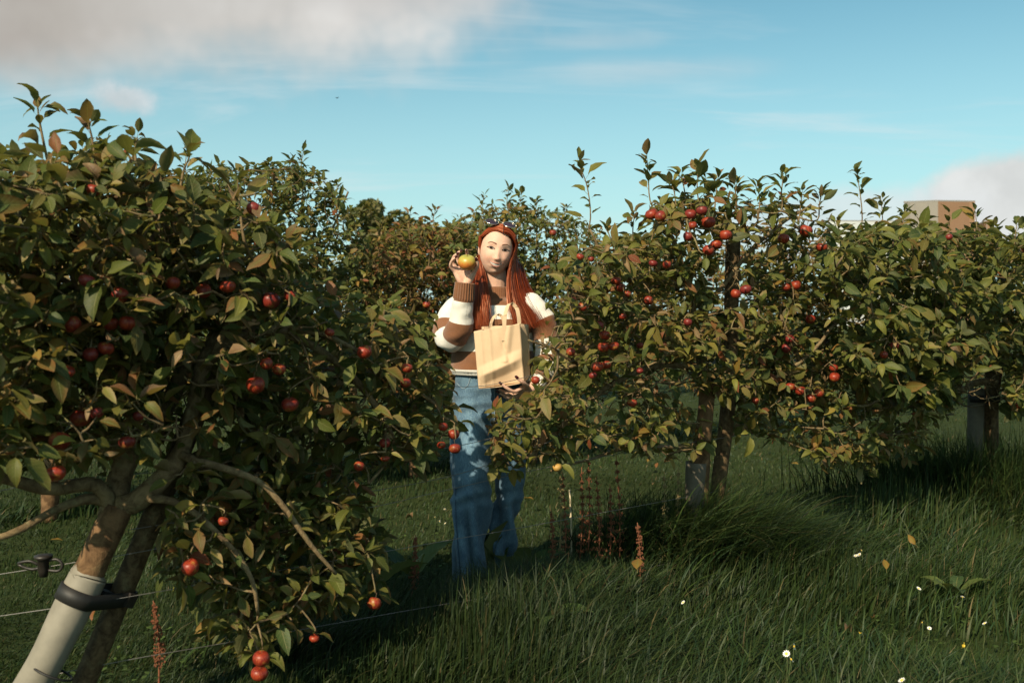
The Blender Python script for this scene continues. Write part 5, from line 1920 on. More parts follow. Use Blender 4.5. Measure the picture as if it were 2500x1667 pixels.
def strand(sg, t, lift, ln, jx):
    a = np.linspace(0.02, 0.84, 7)
    P = H2W(skull_pt(np.full(7, t), a, sg, lift))
    A, B = DROP[sg]
    Dp = A + (B - A) * t
    Dp = np.array([W(*p) for p in Dp])
    Dp = Dp + jx[None] * np.array([0.3, 0.6, 0.9, 1.25])[:, None]
    if ln < 1:
        Dp[3] = Dp[2] + (Dp[3] - Dp[2]) * (0.2 + 0.8 * ln)
    elif ln > 1:
        Dp[3] = Dp[3] + (Dp[3] - Dp[2]) * (ln - 1)
    return np.vstack([P, Dp])


hair = MB()
HCOL = np.array([[0.19, 0.033, 0.011], [0.25, 0.047, 0.015], [0.13, 0.022, 0.009], [0.33, 0.076, 0.026]])
for sg in (-1, 1):
    # solid under-layer
    ts = np.linspace(0, 1, 30)
    rows_ = np.array([spline(strand(sg, t, -0.007, 0.9, np.array([0, 0.014, 0])), 30) for t in ts])
    n, m = rows_.shape[:2]
    i, j = np.meshgrid(np.arange(n - 1), np.arange(m - 1), indexing='ij')
    Q = np.stack([i * m + j, (i + 1) * m + j, (i + 1) * m + j + 1, i * m + j + 1], -1).reshape(-1, 4)
    hair.add(rows_.reshape(-1, 3) - PB, Q, c=(0.11, 0.018, 0.008))
    for k in range(1700):
        t = hr.uniform(0, 1) ** (0.85 if sg > 0 else 0.9)
        jx = np.array([hr.normal(0, 0.006), hr.normal(0, 0.010), 0])
        if hr.random() < 0.04:
            jx = jx * 2.4
        C = spline(strand(sg, t, hr.uniform(-0.003, 0.005), hr.uniform(0.72, 1.08), jx), 22)
        C[8:] += 0.0022 * np.stack([fn(C[8:], 30, k % 17), fn(C[8:], 26, k % 13 + 3), 0 * C[8:, 0]], -1)
        Tn = np.gradient(C, axis=0)
        Tn /= np.linalg.norm(Tn, axis=1)[:, None]
        outw = C - HC
        outw[:, 2] *= 0.2
        outw += np.array([0, -0.06, 0])
        sd = np.cross(Tn, outw)
        sd /= np.linalg.norm(sd, axis=1)[:, None] + 1e-9
        tw = hr.uniform(-0.7, 0.7)
        nn = np.cross(sd, Tn)
        sd = sd * math.cos(tw) + nn * math.sin(tw)
        wd = hr.uniform(0.0005, 0.0014) * np.concatenate([np.linspace(0.7, 1, 4), np.ones(12), np.linspace(1, 0.15, 6)])
        V = np.concatenate([C - sd * wd[:, None], C + sd * wd[:, None]]) - PB
        q = np.stack([np.arange(21), np.arange(1, 22), np.arange(1, 22) + 22, np.arange(21) + 22], -1)
        hair.add(V, q, c=HCOL[hr.choice(4, p=[0.4, 0.3, 0.18, 0.12])] * hr.uniform(0.75, 1.25))
# back of the head
bk = []
for a in np.linspace(-1, 1, 24):
    for zc in np.linspace(0, 1, 16):
        zz_ = 0.085 - 0.285 * zc
        rr_ = math.sqrt(max(0.05, 1 - (max(zz_, 0) / 0.125) ** 2))
        p = H2W([0.086 * rr_ * math.sin(a * 1.5), 0.022 + 0.086 * rr_ * math.cos(a * 1.5), zz_])
        bk.append(p - PB)
i, j = np.meshgrid(np.arange(23), np.arange(15), indexing='ij')
hair.add(np.array(bk), np.stack([i * 16 + j, (i + 1) * 16 + j, (i + 1) * 16 + j + 1, i * 16 + j + 1], -1).reshape(-1, 4), c=(0.11, 0.018, 0.008))
th_ = np.linspace(0, 2 * PI, 24, endpoint=False)
capv = [H2W([0.006, 0.012, 0.120])] + [H2W([0.006 + 0.082 * s_ * math.sin(a), 0.012 + 0.078 * s_ * math.cos(a), 0.120 * math.cos(s_ * 0.95) - 0.003]) for s_ in (0.35, 0.7, 1.0) for a in th_]
ct = [[0, 1 + k, 1 + (k + 1) % 24] for k in range(24)]
cq = [[1 + r * 24 + k, 1 + (r + 1) * 24 + k, 1 + (r + 1) * 24 + (k + 1) % 24, 1 + r * 24 + (k + 1) % 24] for r in range(2) for k in range(24)]
hair.add(np.array(capv) - PB, cq, ct, c=(0.13, 0.022, 0.009))
obj('hair', hair.mesh('hair', M['hair'], col=True), person)

# ---- sweater
NS = 120


def knit_tube(C, ra, rb, stripes, ribs, wob, frame=None, n=None, seed=0):
    """loft with stripes as separate materials. stripes: list of (v_end, 'brown'|'cream'); ribs: list of (v0, v1, count)"""
    n = len(C)
    if frame is None:
        Tn, N, B = frames(C)
    else:
        N, B = frame
    a = np.linspace(0, 2 * PI, NS, endpoint=False)
    L = np.concatenate([[0], np.cumsum(np.linalg.norm(np.diff(C, axis=0), axis=1))])
    V = np.zeros((n, NS, 3))
    for i in range(n):
        v = i / (n - 1)
        base = C[i] + ra[i] * np.cos(a)[:, None] * N[i] + rb[i] * np.sin(a)[:, None] * B[i]
        out = (base - C[i]) / np.linalg.norm(base - C[i], axis=1)[:, None]
        rib = 0
        inrib = 0
        for v0, v1, cnt in ribs:
            if v0 <= v <= v1:
                rib = 0.0026 * np.cos(cnt * a)
                inrib = 1
        w1 = wob * (0.6 * fn(base * [1, 1, 1.6], 16, seed) + 0.5 * fn(base * [1, 1, 2.2], 34, seed + 2)) * (0.25 if inrib else 1)
        V[i] = base + out * (rib + w1)[:, None] if np.ndim(rib + w1) else base
    i, j = np.meshgrid(np.arange(n - 1), np.arange(NS), indexing='ij')
    j2 = (j + 1) % NS
    Q = np.stack([i * NS + j, i * NS + j2, (i + 1) * NS + j2, (i + 1) * NS + j], -1).reshape(-1, 4)
    vm = ((i + 0.5) / (n - 1)).ravel() 
    mi = np.zeros(len(vm), int)
    prev = -1.0
    for e, c in stripes:
        mi[(vm > prev) & (vm <= e)] = 0 if c == 'brown' else 1
        prev = e
    uv = np.stack([np.tile(np.arange(NS) / NS, n) * 2 * PI * np.mean(ra), np.repeat(L, NS)], -1)
    return V.reshape(-1, 3), Q, uv, mi


SWV, SWQ, SWU, SWM, off_ = [], [], [], [], 0


def sw_add(V, Q, uv, mi):
    global off_
    SWV.append(V)
    SWQ.append(Q + off_)
    SWU.append(uv)
    SWM.append(mi)
    off_ += len(V)


prof = np.array([  # py, centre px, half width px, half depth m, depth shift
    [700, 1214, 31, 0.060, 0.015], [706, 1214, 33, 0.063, 0.012], [728, 1213, 36, 0.072, 0.01], [732, 1213, 48, 0.085, 0.01], [742, 1212, 74, 0.100, 0.01],
    [756, 1210, 94, 0.115, 0.005], [780, 1208, 100, 0.128, 0.0], [810, 1206, 100, 0.138, -0.003], [840, 1203, 99, 0.146, -0.004], [870, 1201, 101, 0.150, -0.004],
    [892, 1199, 103, 0.150, 0.0], [902, 1198, 101, 0.146, 0.0], [914, 1197, 92, 0.136, 0.005]])
nn = 118
py = np.linspace(700, 914, nn)
cx = np.interp(py, prof[:, 0], prof[:, 1])
hw = np.interp(py, prof[:, 0], prof[:, 2]) / F * DW
hd = np.interp(py, prof[:, 0], prof[:, 3])
sh = np.interp(py, prof[:, 0], prof[:, 4])
k5 = np.ones(5) / 5
for arr in (hw, hd):
    arr[2:-2] = np.convolve(arr, k5, 'same')[2:-2]
C = np.array([W(a, b, DW) + [0, c + 0.01, 0] for a, b, c in zip(cx, py, sh)])
fr = (np.tile([[1.0, 0, 0]], (nn, 1)), np.tile([[0, -1.0, 0]], (nn, 1)))
vs_ = lambda y: (y - 700) / 214
sw_add(*knit_tube(C, hw, hd, [(vs_(745), 'brown'), (vs_(779), 'cream'), (vs_(811), 'brown'), (vs_(855), 'cream'), (vs_(900), 'brown'), (1.1, 'cream')],
                  [(0, vs_(728), 44), (vs_(905), 1, 66)], 0.006, fr, seed=1))


def sleeve(pts, rad, stripes, ribs, n=110, seed=2, sq=1.0):
    C = spline([W(*p) for p in pts], n)
    R = lerp_list(rad, n)
    v_ = np.linspace(0, 1, n)
    sw_add(*knit_tube(C, R, R * sq, stripes, ribs, 0.008, seed=seed))


sleeve([(1165, 752, 4.60), (1122, 760, 4.585), (1098, 792, 4.555), (1096, 822, 4.505), (1110, 826, 4.465), (1121, 800, 4.440), (1127, 762, 4.425), (1132, 726, 4.415), (1135, 690, 4.412)],
       [0.075, 0.076, 0.074, 0.062, 0.058, 0.062, 0.054, 0.047, 0.044], [(0.10, 'brown'), (0.27, 'cream'), (0.37, 'brown'), (0.52, 'cream'), (0.68, 'brown'), (0.845, 'cream'), (1.1, 'brown')],
       [(0.855, 1.0, 24)], seed=3)
sleeve([(1255, 752, 4.60), (1298, 758, 4.59), (1325, 795, 4.575), (1336, 850, 4.555), (1337, 888, 4.52), (1328, 912, 4.47), (1314, 930, 4.425), (1300, 944, 4.395)],
       [0.075, 0.074, 0.062, 0.058, 0.060, 0.050, 0.040, 0.036], [(0.26, 'cream'), (0.38, 'brown'), (0.53, 'cream'), (0.62, 'brown'), (0.76, 'cream'), (0.86, 'brown'), (1.1, 'cream')],
       [(0.88, 1.0, 24)], seed=4)
me = mesh_np('sweater', np.concatenate(SWV) - PB, np.concatenate(SWQ), [M['brown'], M['cream']], uv=np.concatenate(SWU), midx=np.concatenate(SWM))
so = obj('sweater', me, person)
so.modifiers.new('t', 'SOLIDIFY').thickness = 0.004

# ---- jeans
jm = MB()


def leg(rings, n=60, seed=0, sides=56):
    rings = np.array(rings, float)       # py, x0, x1, half depth, depth shift
    py = np.linspace(rings[0, 0], rings[-1, 0], n)
    f = lambda k: np.interp(py, rings[:, 0], rings[:, k])
    x0, x1, hd, sh = f(1), f(2), f(3), f(4)
    a = np.linspace(0, 2 * PI, sides, endpoint=False)
    V = np.zeros((n, sides, 3))
    for i in range(n):
        c = W((x0[i] + x1[i]) / 2, py[i], DW) + [0, sh[i], 0]
        hw = (x1[i] - x0[i]) / 2 / F * DW
        V[i] = c + np.stack([hw * np.cos(a), -hd[i] * np.sin(a), 0 * a], -1)
    V = V.reshape(-1, 3)
    i, j = np.meshgrid(np.arange(n - 1), np.arange(sides), indexing='ij')
    j2 = (j + 1) % sides
    Q = np.stack([i * sides + j, i * sides + j2, (i + 1) * sides + j2, (i + 1) * sides + j], -1).reshape(-1, 4)
    V = np.concatenate([V, V[:sides].mean(0)[None], V[-sides:].mean(0)[None]])
    k = np.arange(sides)
    T = np.concatenate([np.stack([np.full(sides, n * sides), (k + 1) % sides, k], -1), np.stack([np.full(sides, n * sides + 1), (n - 1) * sides + k, (n - 1) * sides + (k + 1) % sides], -1)])
    jm.add(V, Q, T)


leg([(900, 1114, 1282, 0.115, 0.01), (930, 1110, 1288, 0.122, 0.012), (970, 1102, 1292, 0.130, 0.02), (1010, 1097, 1294, 0.130, 0.02), (1040, 1100, 1290, 0.10, 0.02)], 30)
leg([(960, 1104, 1205, 0.118, 0.01), (1040, 1097, 1202, 0.110, 0.0), (1120, 1100, 1201, 0.105, -0.02), (1195, 1108, 1199, 0.100, -0.04), (1260, 1101, 1196, 0.104, -0.03),
     (1330, 1100, 1192, 0.108, -0.02), (1400, 1104, 1190, 0.112, -0.01), (1428, 1106, 1192, 0.114, -0.01)], 80)
leg([(960, 1200, 1291, 0.118, 0.02), (1040, 1206, 1291, 0.104, 0.05), (1120, 1209, 1287, 0.098, 0.07), (1200, 1209, 1281, 0.092, 0.08), (1250, 1202, 1272, 0.092, 0.09),
     (1310, 1190, 1258, 0.094, 0.11), (1370, 1182, 1250, 0.098, 0.12), (1396, 1180, 1250, 0.100, 0.12)], 80)
jme = remesh(jm, 'jeans', 0.0065, 3, M['denim'])
v = vco(jme)
pxv = 1250 + v[:, 0] / v[:, 1] * F
pyv = HZ - (v[:, 2] - CZ) / v[:, 1] * F
nrm = np.empty(len(v) * 3, np.float32)
jme.vertices.foreach_get('normal', nrm)
nrm = nrm.reshape(-1, 3)
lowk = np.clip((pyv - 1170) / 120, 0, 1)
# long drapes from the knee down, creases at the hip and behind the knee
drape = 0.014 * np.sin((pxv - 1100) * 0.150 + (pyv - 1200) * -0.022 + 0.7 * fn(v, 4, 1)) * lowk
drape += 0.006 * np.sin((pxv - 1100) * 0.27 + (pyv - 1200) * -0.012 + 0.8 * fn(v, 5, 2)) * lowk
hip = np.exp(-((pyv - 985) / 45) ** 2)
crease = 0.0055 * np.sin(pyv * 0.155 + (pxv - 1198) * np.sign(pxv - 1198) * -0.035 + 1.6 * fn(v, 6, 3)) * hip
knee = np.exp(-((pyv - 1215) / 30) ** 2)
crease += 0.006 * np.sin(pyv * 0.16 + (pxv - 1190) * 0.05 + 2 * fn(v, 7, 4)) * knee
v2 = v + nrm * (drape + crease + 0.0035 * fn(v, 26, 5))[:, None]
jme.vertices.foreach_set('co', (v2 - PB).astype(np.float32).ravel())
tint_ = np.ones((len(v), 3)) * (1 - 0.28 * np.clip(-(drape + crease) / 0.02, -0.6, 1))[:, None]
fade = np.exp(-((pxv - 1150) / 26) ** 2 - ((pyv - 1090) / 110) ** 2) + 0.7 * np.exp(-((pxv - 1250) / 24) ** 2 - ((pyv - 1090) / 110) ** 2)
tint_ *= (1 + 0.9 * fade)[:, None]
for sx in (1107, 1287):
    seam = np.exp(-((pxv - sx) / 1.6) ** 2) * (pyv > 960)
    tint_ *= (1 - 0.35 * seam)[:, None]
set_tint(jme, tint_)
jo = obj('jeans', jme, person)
# fly, waistband, pocket stitching
M['denimdark'] = simple('denim_seam', (0.030, 0.055, 0.095), 0.85, 0.2, 90)
M['denimlight'] = simple('denim_stitch', (0.20, 0.26, 0.31), 0.85, 0.2, 90)
from mathutils.bvhtree import BVHTree as _B
jb = _B.FromPolygons([tuple(x) for x in v2], [tuple(p.vertices) for p in jme.polygons])


def on_jeans(px, py, off=0.002):
    p0 = Vector((0, 0, CZ))
    d = (Vector(W(px, py, DW)) - p0).normalized()
    h = jb.ray_cast(p0, d)
    return (np.array(h[0]) - np.array(d) * off) if h[0] else W(px, py, DW - 0.13)


for nm, line, r, mt in (('fly', [(1207, 922), (1207, 960), (1208, 1005), (1206, 1035)], 0.0022, 'denimlight'), ('pocket_seam', [(1115, 935), (1130, 948), (1142, 940), (1148, 922)], 0.0018, 'denimlight'),
                        ('pocket_seam', [(1285, 960), (1262, 968), (1250, 955), (1246, 930)], 0.0018, 'denimlight'), ('side_seam', [(1112, 1190), (1113, 1260), (1118, 1330), (1124, 1400)], 0.0022, 'denimdark')):
    P = [on_jeans(*p) for p in spline(np.array([[a, b, 0] for a, b in line]), 14)[:, :2]]
    mb = MB()
    mb.add(*tube(np.array(P) - PB, r, 6))
    obj(nm, mb.mesh(nm, M[mt]), jo)
for (x, y) in ((1140, 1428), (1216, 1408)):
    mb = MB()
    b = W(x, y, DW - 0.02 if x < 1200 else DW + 0.10)
    b[2] = 0.03
    vv, q, t = tube(spline([b + [0, 0.09, 0.005], b + [0, 0.03, 0.018], b + [0, -0.07, 0.010], b + [0, -0.125, 0.0]], 12), [0.026, 0.036, 0.04, 0.041, 0.042, 0.043, 0.044, 0.043, 0.042, 0.038, 0.03, 0.014], 16)
    vv[:, 2] = np.maximum(vv[:, 2], 0.0)
    mb.add(vv - PB, q, t)
    obj('shoe', mb.mesh('shoe', M['shoe']), person)

# ------------------------------------------------------------------ what she carries
# apple in the raised hand
def mat_big_apple():
    m, t, b, o = material('green_orange_apple_skin')
    tc = t.add('ShaderNodeTexCoord')
    s = t.add('ShaderNodeSeparateXYZ')
    t.l.new(tc.outputs['Object'], s.inputs[0])
    n = t.noise(tc.outputs['Object'], 2.2, 4, 0.6)
    st = t.noise(t.mapping(tc.outputs['Object'], scale=(1, 1, 0.2)), 9.0, 4, 0.6)
    h = t.math('ADD', t.math('ADD', s.outputs[2], t.math('MULTIPLY', t.math('SUBTRACT', n, 0.5), 1.1)), t.math('MULTIPLY', t.math('SUBTRACT', st, 0.5), 0.5))
    c = t.ramp(t.step(h, -0.9, 1.25), [(0.0, (0.40, 0.24, 0.05)), (0.22, (0.50, 0.13, 0.03)), (0.45, (0.52, 0.20, 0.035)), (0.70, (0.40, 0.30, 0.05)), (1.0, (0.32, 0.35, 0.07))])
    t.put(b.inputs['Base Color'], c)
    b.inputs['Roughness'].default_value = 0.38
    return m


ba = apple_mesh(77, 0.90).mesh('apple', mat_big_apple())
o = obj('apple', ba)
st = obj('stem', STEM_M, o)
o.location = W(1140, 641, 4.352)
o.scale = (0.0405, 0.0405, 0.0405)
o.rotation_euler = (0.35, -0.12, 0.4)
tag(o, 'large green and orange apple held up in the woman’s raised hand', 'apple')

# sunglasses pushed up on the hair
sg_ = empty('sunglasses', W(1223, 545, 4.540))
tag(sg_, 'round thin-framed sunglasses with dark lenses pushed up on the red hair', 'sunglasses')
o0 = W(1223, 545, 4.540)
ux = HR @ np.array([1.0, 0, 0])
nz = HR @ np.array([0, -0.50, 0.866])
uy = np.cross(nz, ux)
M['lens'], t, b, _o = material('dark_lens')
b.inputs['Base Color'].default_value = (0.035, 0.022, 0.035, 1)
b.inputs['Roughness'].default_value = 0.08
for s in (-1, 1):
    c = ux * s * 0.0415
    an = np.linspace(0, 2 * PI, 33)
    ring = np.array([c + 0.029 * math.cos(a) * ux + 0.0245 * math.sin(a) * uy for a in an])
    mb = MB()
    mb.add(*tube(ring, 0.0019, 6))
    obj('frame', mb.mesh('frame', M['silver']), sg_)
    mb = MB()
    mb.add(np.vstack([ring[:-1] * 0.985 + c * 0.015 + nz * 0.0, (c + nz * 0.0025)[None]]), T=[[k, (k + 1) % 32, 32] for k in range(32)])
    lo_ = obj('lens', mb.mesh('lens', M['lens']), sg_)
    lo_.modifiers.new('t', 'SOLIDIFY').thickness = 0.0012
    mb = MB()
    e = c + ux * s * 0.029
    tip = H2W([s * 0.088, 0.030, 0.012]) - o0
    mb.add(*tube(spline([e, e + ux * s * 0.004 - nz * 0.006, e * 0.5 + tip * 0.5 + ux * s * 0.004, tip], 14), 0.0012, 6))
    obj('temple_arm', mb.mesh('temple_arm', M['silver']), sg_)
mb = MB()
mb.add(*tube(spline([ux * -0.0125 + uy * 0.006, uy * 0.011, ux * 0.0125 + uy * 0.006], 10), 0.0012, 6))
obj('bridge', mb.mesh('bridge', M['silver']), sg_)

# paper bag


def mat_kraft():
    m, t, b, o = material('kraft_paper')
    tc = t.add('ShaderNodeTexCoord')
    n = t.noise(tc.outputs['Object'], 20.0, 5, 0.6)
    f = t.noise(t.mapping(tc.outputs['Object'], scale=(1, 1, 0.08)), 260.0, 3, 0.6)
    c = t.mix(n, (0.53, 0.38, 0.24), (0.63, 0.46, 0.30))
    c = t.mix(t.math('MULTIPLY', f, 0.25), c, (0.47, 0.32, 0.19))
    t.put(b.inputs['Base Color'], c)
    b.inputs['Roughness'].default_value = 0.7
    b.inputs['Specular IOR Level'].default_value = 0.3
    bumped(t, b, t.math('ADD', n, t.math('MULTIPLY', f, 0.3)), 0.3, 0.004)
    return m


M['kraft'] = mat_kraft()
bagc = W(1222, 868, 4.38)
bag = empty('paper_bag', bagc)
tag(bag, 'brown kraft paper carrier bag held against the striped sweater', 'bag')
# outline of the open top and the folded bottom, (px, py, depth)
TL, TR, BL, BR = (1157, 809, 4.345), (1269, 789, 4.325), (1169, 948, 4.325), (1279, 934, 4.318)
bTL, bTR, bBL, bBR = (1176, 797, 4.435), (1290, 792, 4.425), (1178, 946, 4.42), (1294, 922, 4.415)


def grid(a, b, c, d, nu, nv, disp):
    a, b, c, d = (W(*p) for p in (a, b, c, d))
    V = []
    for i in range(nv + 1):
        v_ = i / nv
        for j in range(nu + 1):
            u = j / nu
            p = (a * (1 - u) + b * u) * (1 - v_) + (c * (1 - u) + d * u) * v_
            V.append(p + disp(u, v_))
    Q = [[i * (nu + 1) + j, i * (nu + 1) + j + 1, (i + 1) * (nu + 1) + j + 1, (i + 1) * (nu + 1) + j] for i in range(nv) for j in range(nu)]
    return np.array(V) - bagc, Q


def front(u, v_):
    # dents: a diagonal fold from lower left to the right edge, hollow under it, soft vertical creases
    edge = min(u, 1 - u, 1.0) * min(v_ * 3, 1)
    line = v_ - (0.80 - 0.22 * u)
    y = -0.020 * max(0, 1 - abs(line) / 0.16) * min(1, 5 * u * (1 - u) + 0.2)
    y += 0.020 * max(0, line) / 0.3 * math.sin(PI * min(1, u * 1.02))
    y += -0.010 * math.sin(PI * u) * (1 - v_) - 0.006 * math.exp(-((u - 0.33) / 0.035) ** 2) * (1 - v_ * 0.6) - 0.004 * math.exp(-((u - 0.14) / 0.03) ** 2)
    y -= 0.009 * max(0, 1 - abs(u - 0.78 + 0.25 * v_) / 0.10) * (v_ < 0.62)
    y += 0.008 * math.exp(-((u - 0.62 - 0.3 * (v_ - 0.3)) / 0.05) ** 2) * math.exp(-((v_ - 0.42) / 0.25) ** 2)
    y += 0.0035 * float(fn(np.array([u * 1.0, v_ * 1.4, 0.3]), 5.0, 2)) * edge * 2
    z = -0.004 * math.sin(PI * u) * (v_ < 0.02)
    return np.array([0, y, z])


def soft(u, v_):
    return np.array([0, 0.006 * math.sin(PI * u) * math.sin(PI * v_), 0])


def gus(s):
    def f(u, v_):
        k = 1 - abs(2 * u - 1)
        return np.array([-s * 0.026 * k * (1 - 0.9 * v_), 0, 0])
    return f


for nm, g in (('front_panel', grid(TL, TR, BL, BR, 40, 48, front)), ('back_panel', grid(bTL, bTR, bBL, bBR, 12, 14, soft)), ('side_gusset', grid(bTL, TL, bBL, BL, 10, 16, gus(-1))),
              ('side_gusset', grid(TR, bTR, BR, bBR, 10, 16, gus(1))), ('base', grid(BL, BR, bBL, bBR, 12, 6, lambda u, v_: np.array([0, 0, -0.004 * math.sin(PI * u)])))):
    mb = MB()
    mb.add(*g)
    o = obj(nm, mb.mesh(nm, M['kraft']), bag)
    o.modifiers.new('t', 'SOLIDIFY').thickness = 0.0012


def ribbon(nm, pts, w0, up=(1, 0, 0)):
    C = spline([W(*p) for p in pts], 30) - bagc
    Tn = np.gradient(C, axis=0)
    Tn /= np.linalg.norm(Tn, axis=1)[:, None]
    V = []
    for i in range(30):
        k = i / 29
        sd = np.array(up, float)
        if nm == 'handle':
            sd = np.array([1 - k * 0.15, 0, 0]) if k < 0.5 else np.array([0.85, 0.35 * (k - 0.5) * 2, 0])
            if 0.30 < k < 0.72:
                sd = np.array([0.80, -0.35, 0.25])
        sd = sd - Tn[i] * np.dot(sd, Tn[i])
        sd /= np.linalg.norm(sd)
        V += [C[i] - sd * w0 / 2, C[i] + sd * w0 / 2]
    mb = MB()
    mb.add(np.array(V), [[2 * i, 2 * i + 1, 2 * i + 3, 2 * i + 2] for i in range(29)])
    o = obj('handle', mb.mesh('handle', M['kraft'], False), bag)
    o.modifiers.new('t', 'SOLIDIFY').thickness = 0.0012


ribbon('handle', [(1229, 832, 4.318), (1231, 795, 4.318), (1233, 770, 4.322), (1240, 746, 4.33), (1250, 741, 4.335), (1261, 752, 4.335), (1266, 772, 4.33), (1268, 795, 4.328)], 0.017)
ribbon('handle', [(1196, 830, 4.437), (1197, 800, 4.432), (1203, 778, 4.43), (1215, 768, 4.428), (1227, 776, 4.428), (1231, 800, 4.428)], 0.014)
# ------------------------------------------------------------------ grass tussocks, weeds, flowers, fallen leaves
def tussock(px, py, n, rad, l0, l1, az0, spread, label, seed, rx=1.0, ln=0.95):
    r = np.random.default_rng(seed)
    c = ground_at(px, py)
    X = c[0] + r.normal(0, rad * rx, n)
    Y = c[1] + r.normal(0, rad * 0.6, n)
    Ln = r.uniform(l0, l1, n)
    lean = np.clip(r.normal(ln, 0.3, n), 0.1, 1.6)
    az = r.normal(az0, spread, n)
    v, q, t, cc = blades(X, Y, Ln, r.uniform(0.0045, 0.0095, n), lean, az, grass_tint(n, X, Y) * r.uniform(0.5, 1.7, (n, 1)), 5)
    mb = MB()
    mb.add(v - c, q, t, c=cc)
    o = obj('grass_tussock', mb.mesh('grass_tussock', M['blade'], col=True), None, c)
    tag(o, label, 'grass tussock', 'long grass tussocks under the near row', 'stuff')


tussock(1690, 1400, 2600, 0.20, 0.30, 0.66, -0.75, 0.55, 'big tussock of long grass arching to the right at the foot of the staked tree', 1)
tussock(1580, 1390, 1300, 0.14, 0.22, 0.46, 2.4, 0.9, 'tussock of fine upright grass left of the big arching one', 2, 1.0, 0.6)
tussock(1800, 1370, 1400, 0.16, 0.24, 0.48, -0.4, 0.7, 'smaller tussock on the right side of the staked tree', 3)
tussock(2340, 1225, 2600, 0.28, 0.28, 0.66, -2.3, 0.8, 'shaded tussock of tall grass below the strapped post at the right', 4, 1.5, 0.55)
tussock(2480, 1240, 1800, 0.28, 0.28, 0.6, -1.9, 0.8, 'dark tall grass at the right edge under the dense tree', 5, 1.0, 0.6)
tussock(1180, 1520, 900, 0.20, 0.16, 0.30, 0.4, 0.8, 'flattened long grass in front of the woman’s feet', 6, 1.8)
tussock(1450, 1480, 700, 0.16, 0.14, 0.28, 0.6, 0.9, 'long grass between the woman’s feet and the staked tree', 7, 1.6)
tussock(780, 1590, 700, 0.16, 0.12, 0.24, 0.2, 0.9, 'long grass at the bottom edge under the left tree', 8, 1.6)

tussock(1705, 1405, 1500, 0.10, 0.25, 0.5, -1.2, 1.2, 'upright grass growing close round the foot of the staked tree', 9, 1.0, 0.45)
M['dock'] = M['leaf']


def dock_leaf(r, L, wid, tone):
    """broad wavy leaf along +Y"""
    nv, nu = 9, 5
    V, U, Cc = [], [], []
    ph = r.uniform(0, 6)
    for i in range(nv):
        v_ = i / (nv - 1)
        w0 = wid * (math.sin(PI * min(1, v_ * 0.93 + 0.06)) ** 0.7) * (1 - 0.25 * v_)
        for j in range(nu):
            s = -1 + 2 * j / (nu - 1)
            z = 0.22 * L * math.sin(v_ * 1.9) - 0.20 * L * v_ ** 2.2 + abs(s) * w0 * 0.28 + (abs(s) > 0.9) * 0.10 * w0 * math.sin(v_ * 22 + ph + s)
            V.append([s * w0, v_ * L * 0.95, z])
            U.append([s, v_])
            Cc.append(np.array(tone) * r.uniform(0.9, 1.1))
    Q = [[i * nu + j, i * nu + j + 1, (i + 1) * nu + j + 1, (i + 1) * nu + j] for i in range(nv - 1) for j in range(nu - 1)]
    return np.array(V), np.array(Q), np.array(U), np.array(Cc)


DLM = []
dr_ = np.random.default_rng(12)
for k in range(6):
    v, q, u, c = dock_leaf(dr_, 1.0, dr_.uniform(0.20, 0.30), np.array([(0.060, 0.100, 0.026), (0.085, 0.115, 0.030), (0.045, 0.080, 0.028)][k % 3]))
    DLM.append(mesh_np('leaf', v, q, M['leaf'], uv=u, colr=c))


def dock(px, py, n, L, label, seed, up=0.6, azs=None):
    r = np.random.default_rng(seed)
    b = ground_at(px, py)
    root = empty('dock_plant', b)
    tag(root, label, 'plant', 'broad-leaved dock plants in the grass')
    for k in range(n):
        az = azs[k] if azs else k * 6.28 / n + r.normal(0, 0.3)
        o = bpy.data.objects.new('leaf', DLM[r.integers(6)])
        COL.objects.link(o)
        o.parent = root
        s = L * r.uniform(1.0, 1.6)
        o.scale = (s, s, s)
        o.rotation_euler = (up * r.uniform(0.7, 1.3), r.normal(0, 0.2), az - PI / 2)
        o.location = (0.03 * math.cos(az), 0.03 * math.sin(az), 0.05)


dock(1200, 1420, 6, 0.17, 'upright crinkled dock plant in front of the woman’s trouser hems', 1, 1.15)
dock(1265, 1425, 4, 0.15, 'low dock leaves right of the woman’s feet', 2, 0.7)
dock(1010, 1425, 6, 0.17, 'sprawling dock plant left of the woman’s feet', 3, 0.45)
dock(880, 1500, 5, 0.20, 'broad dock leaves under the lowest tip of the left tree', 4, 0.8)
dock(1300, 1560, 4, 0.18, 'shaded dock leaves in the foreground grass', 5, 0.4)
dock(2410, 1230, 6, 0.22, 'broad round-leaved dock in the dark grass at the right edge', 6, 0.55)
dock(2330, 1470, 5, 0.11, 'small weed rosette in the lower right lawn', 7, 0.3)
dock(1960, 1370, 5, 0.12, 'ragged weed right of the big arching tussock', 8, 0.35)
dock(1380, 1330, 4, 0.12, 'low weed leaves beside the rusty seed stalks', 9, 0.5)
dock(700, 1450, 5, 0.16, 'dock leaves in the shade under the left tree', 10, 0.7)

M['seed'] = simple('rusty_seed', (0.17, 0.058, 0.024), 0.85, 0.5, 90)
M['seedpale'] = simple('dry_seed', (0.20, 0.15, 0.06), 0.85, 0.3, 90)
M['cane'] = simple('pale_cane', (0.55, 0.46, 0.30), 0.6, 0.2, 40)


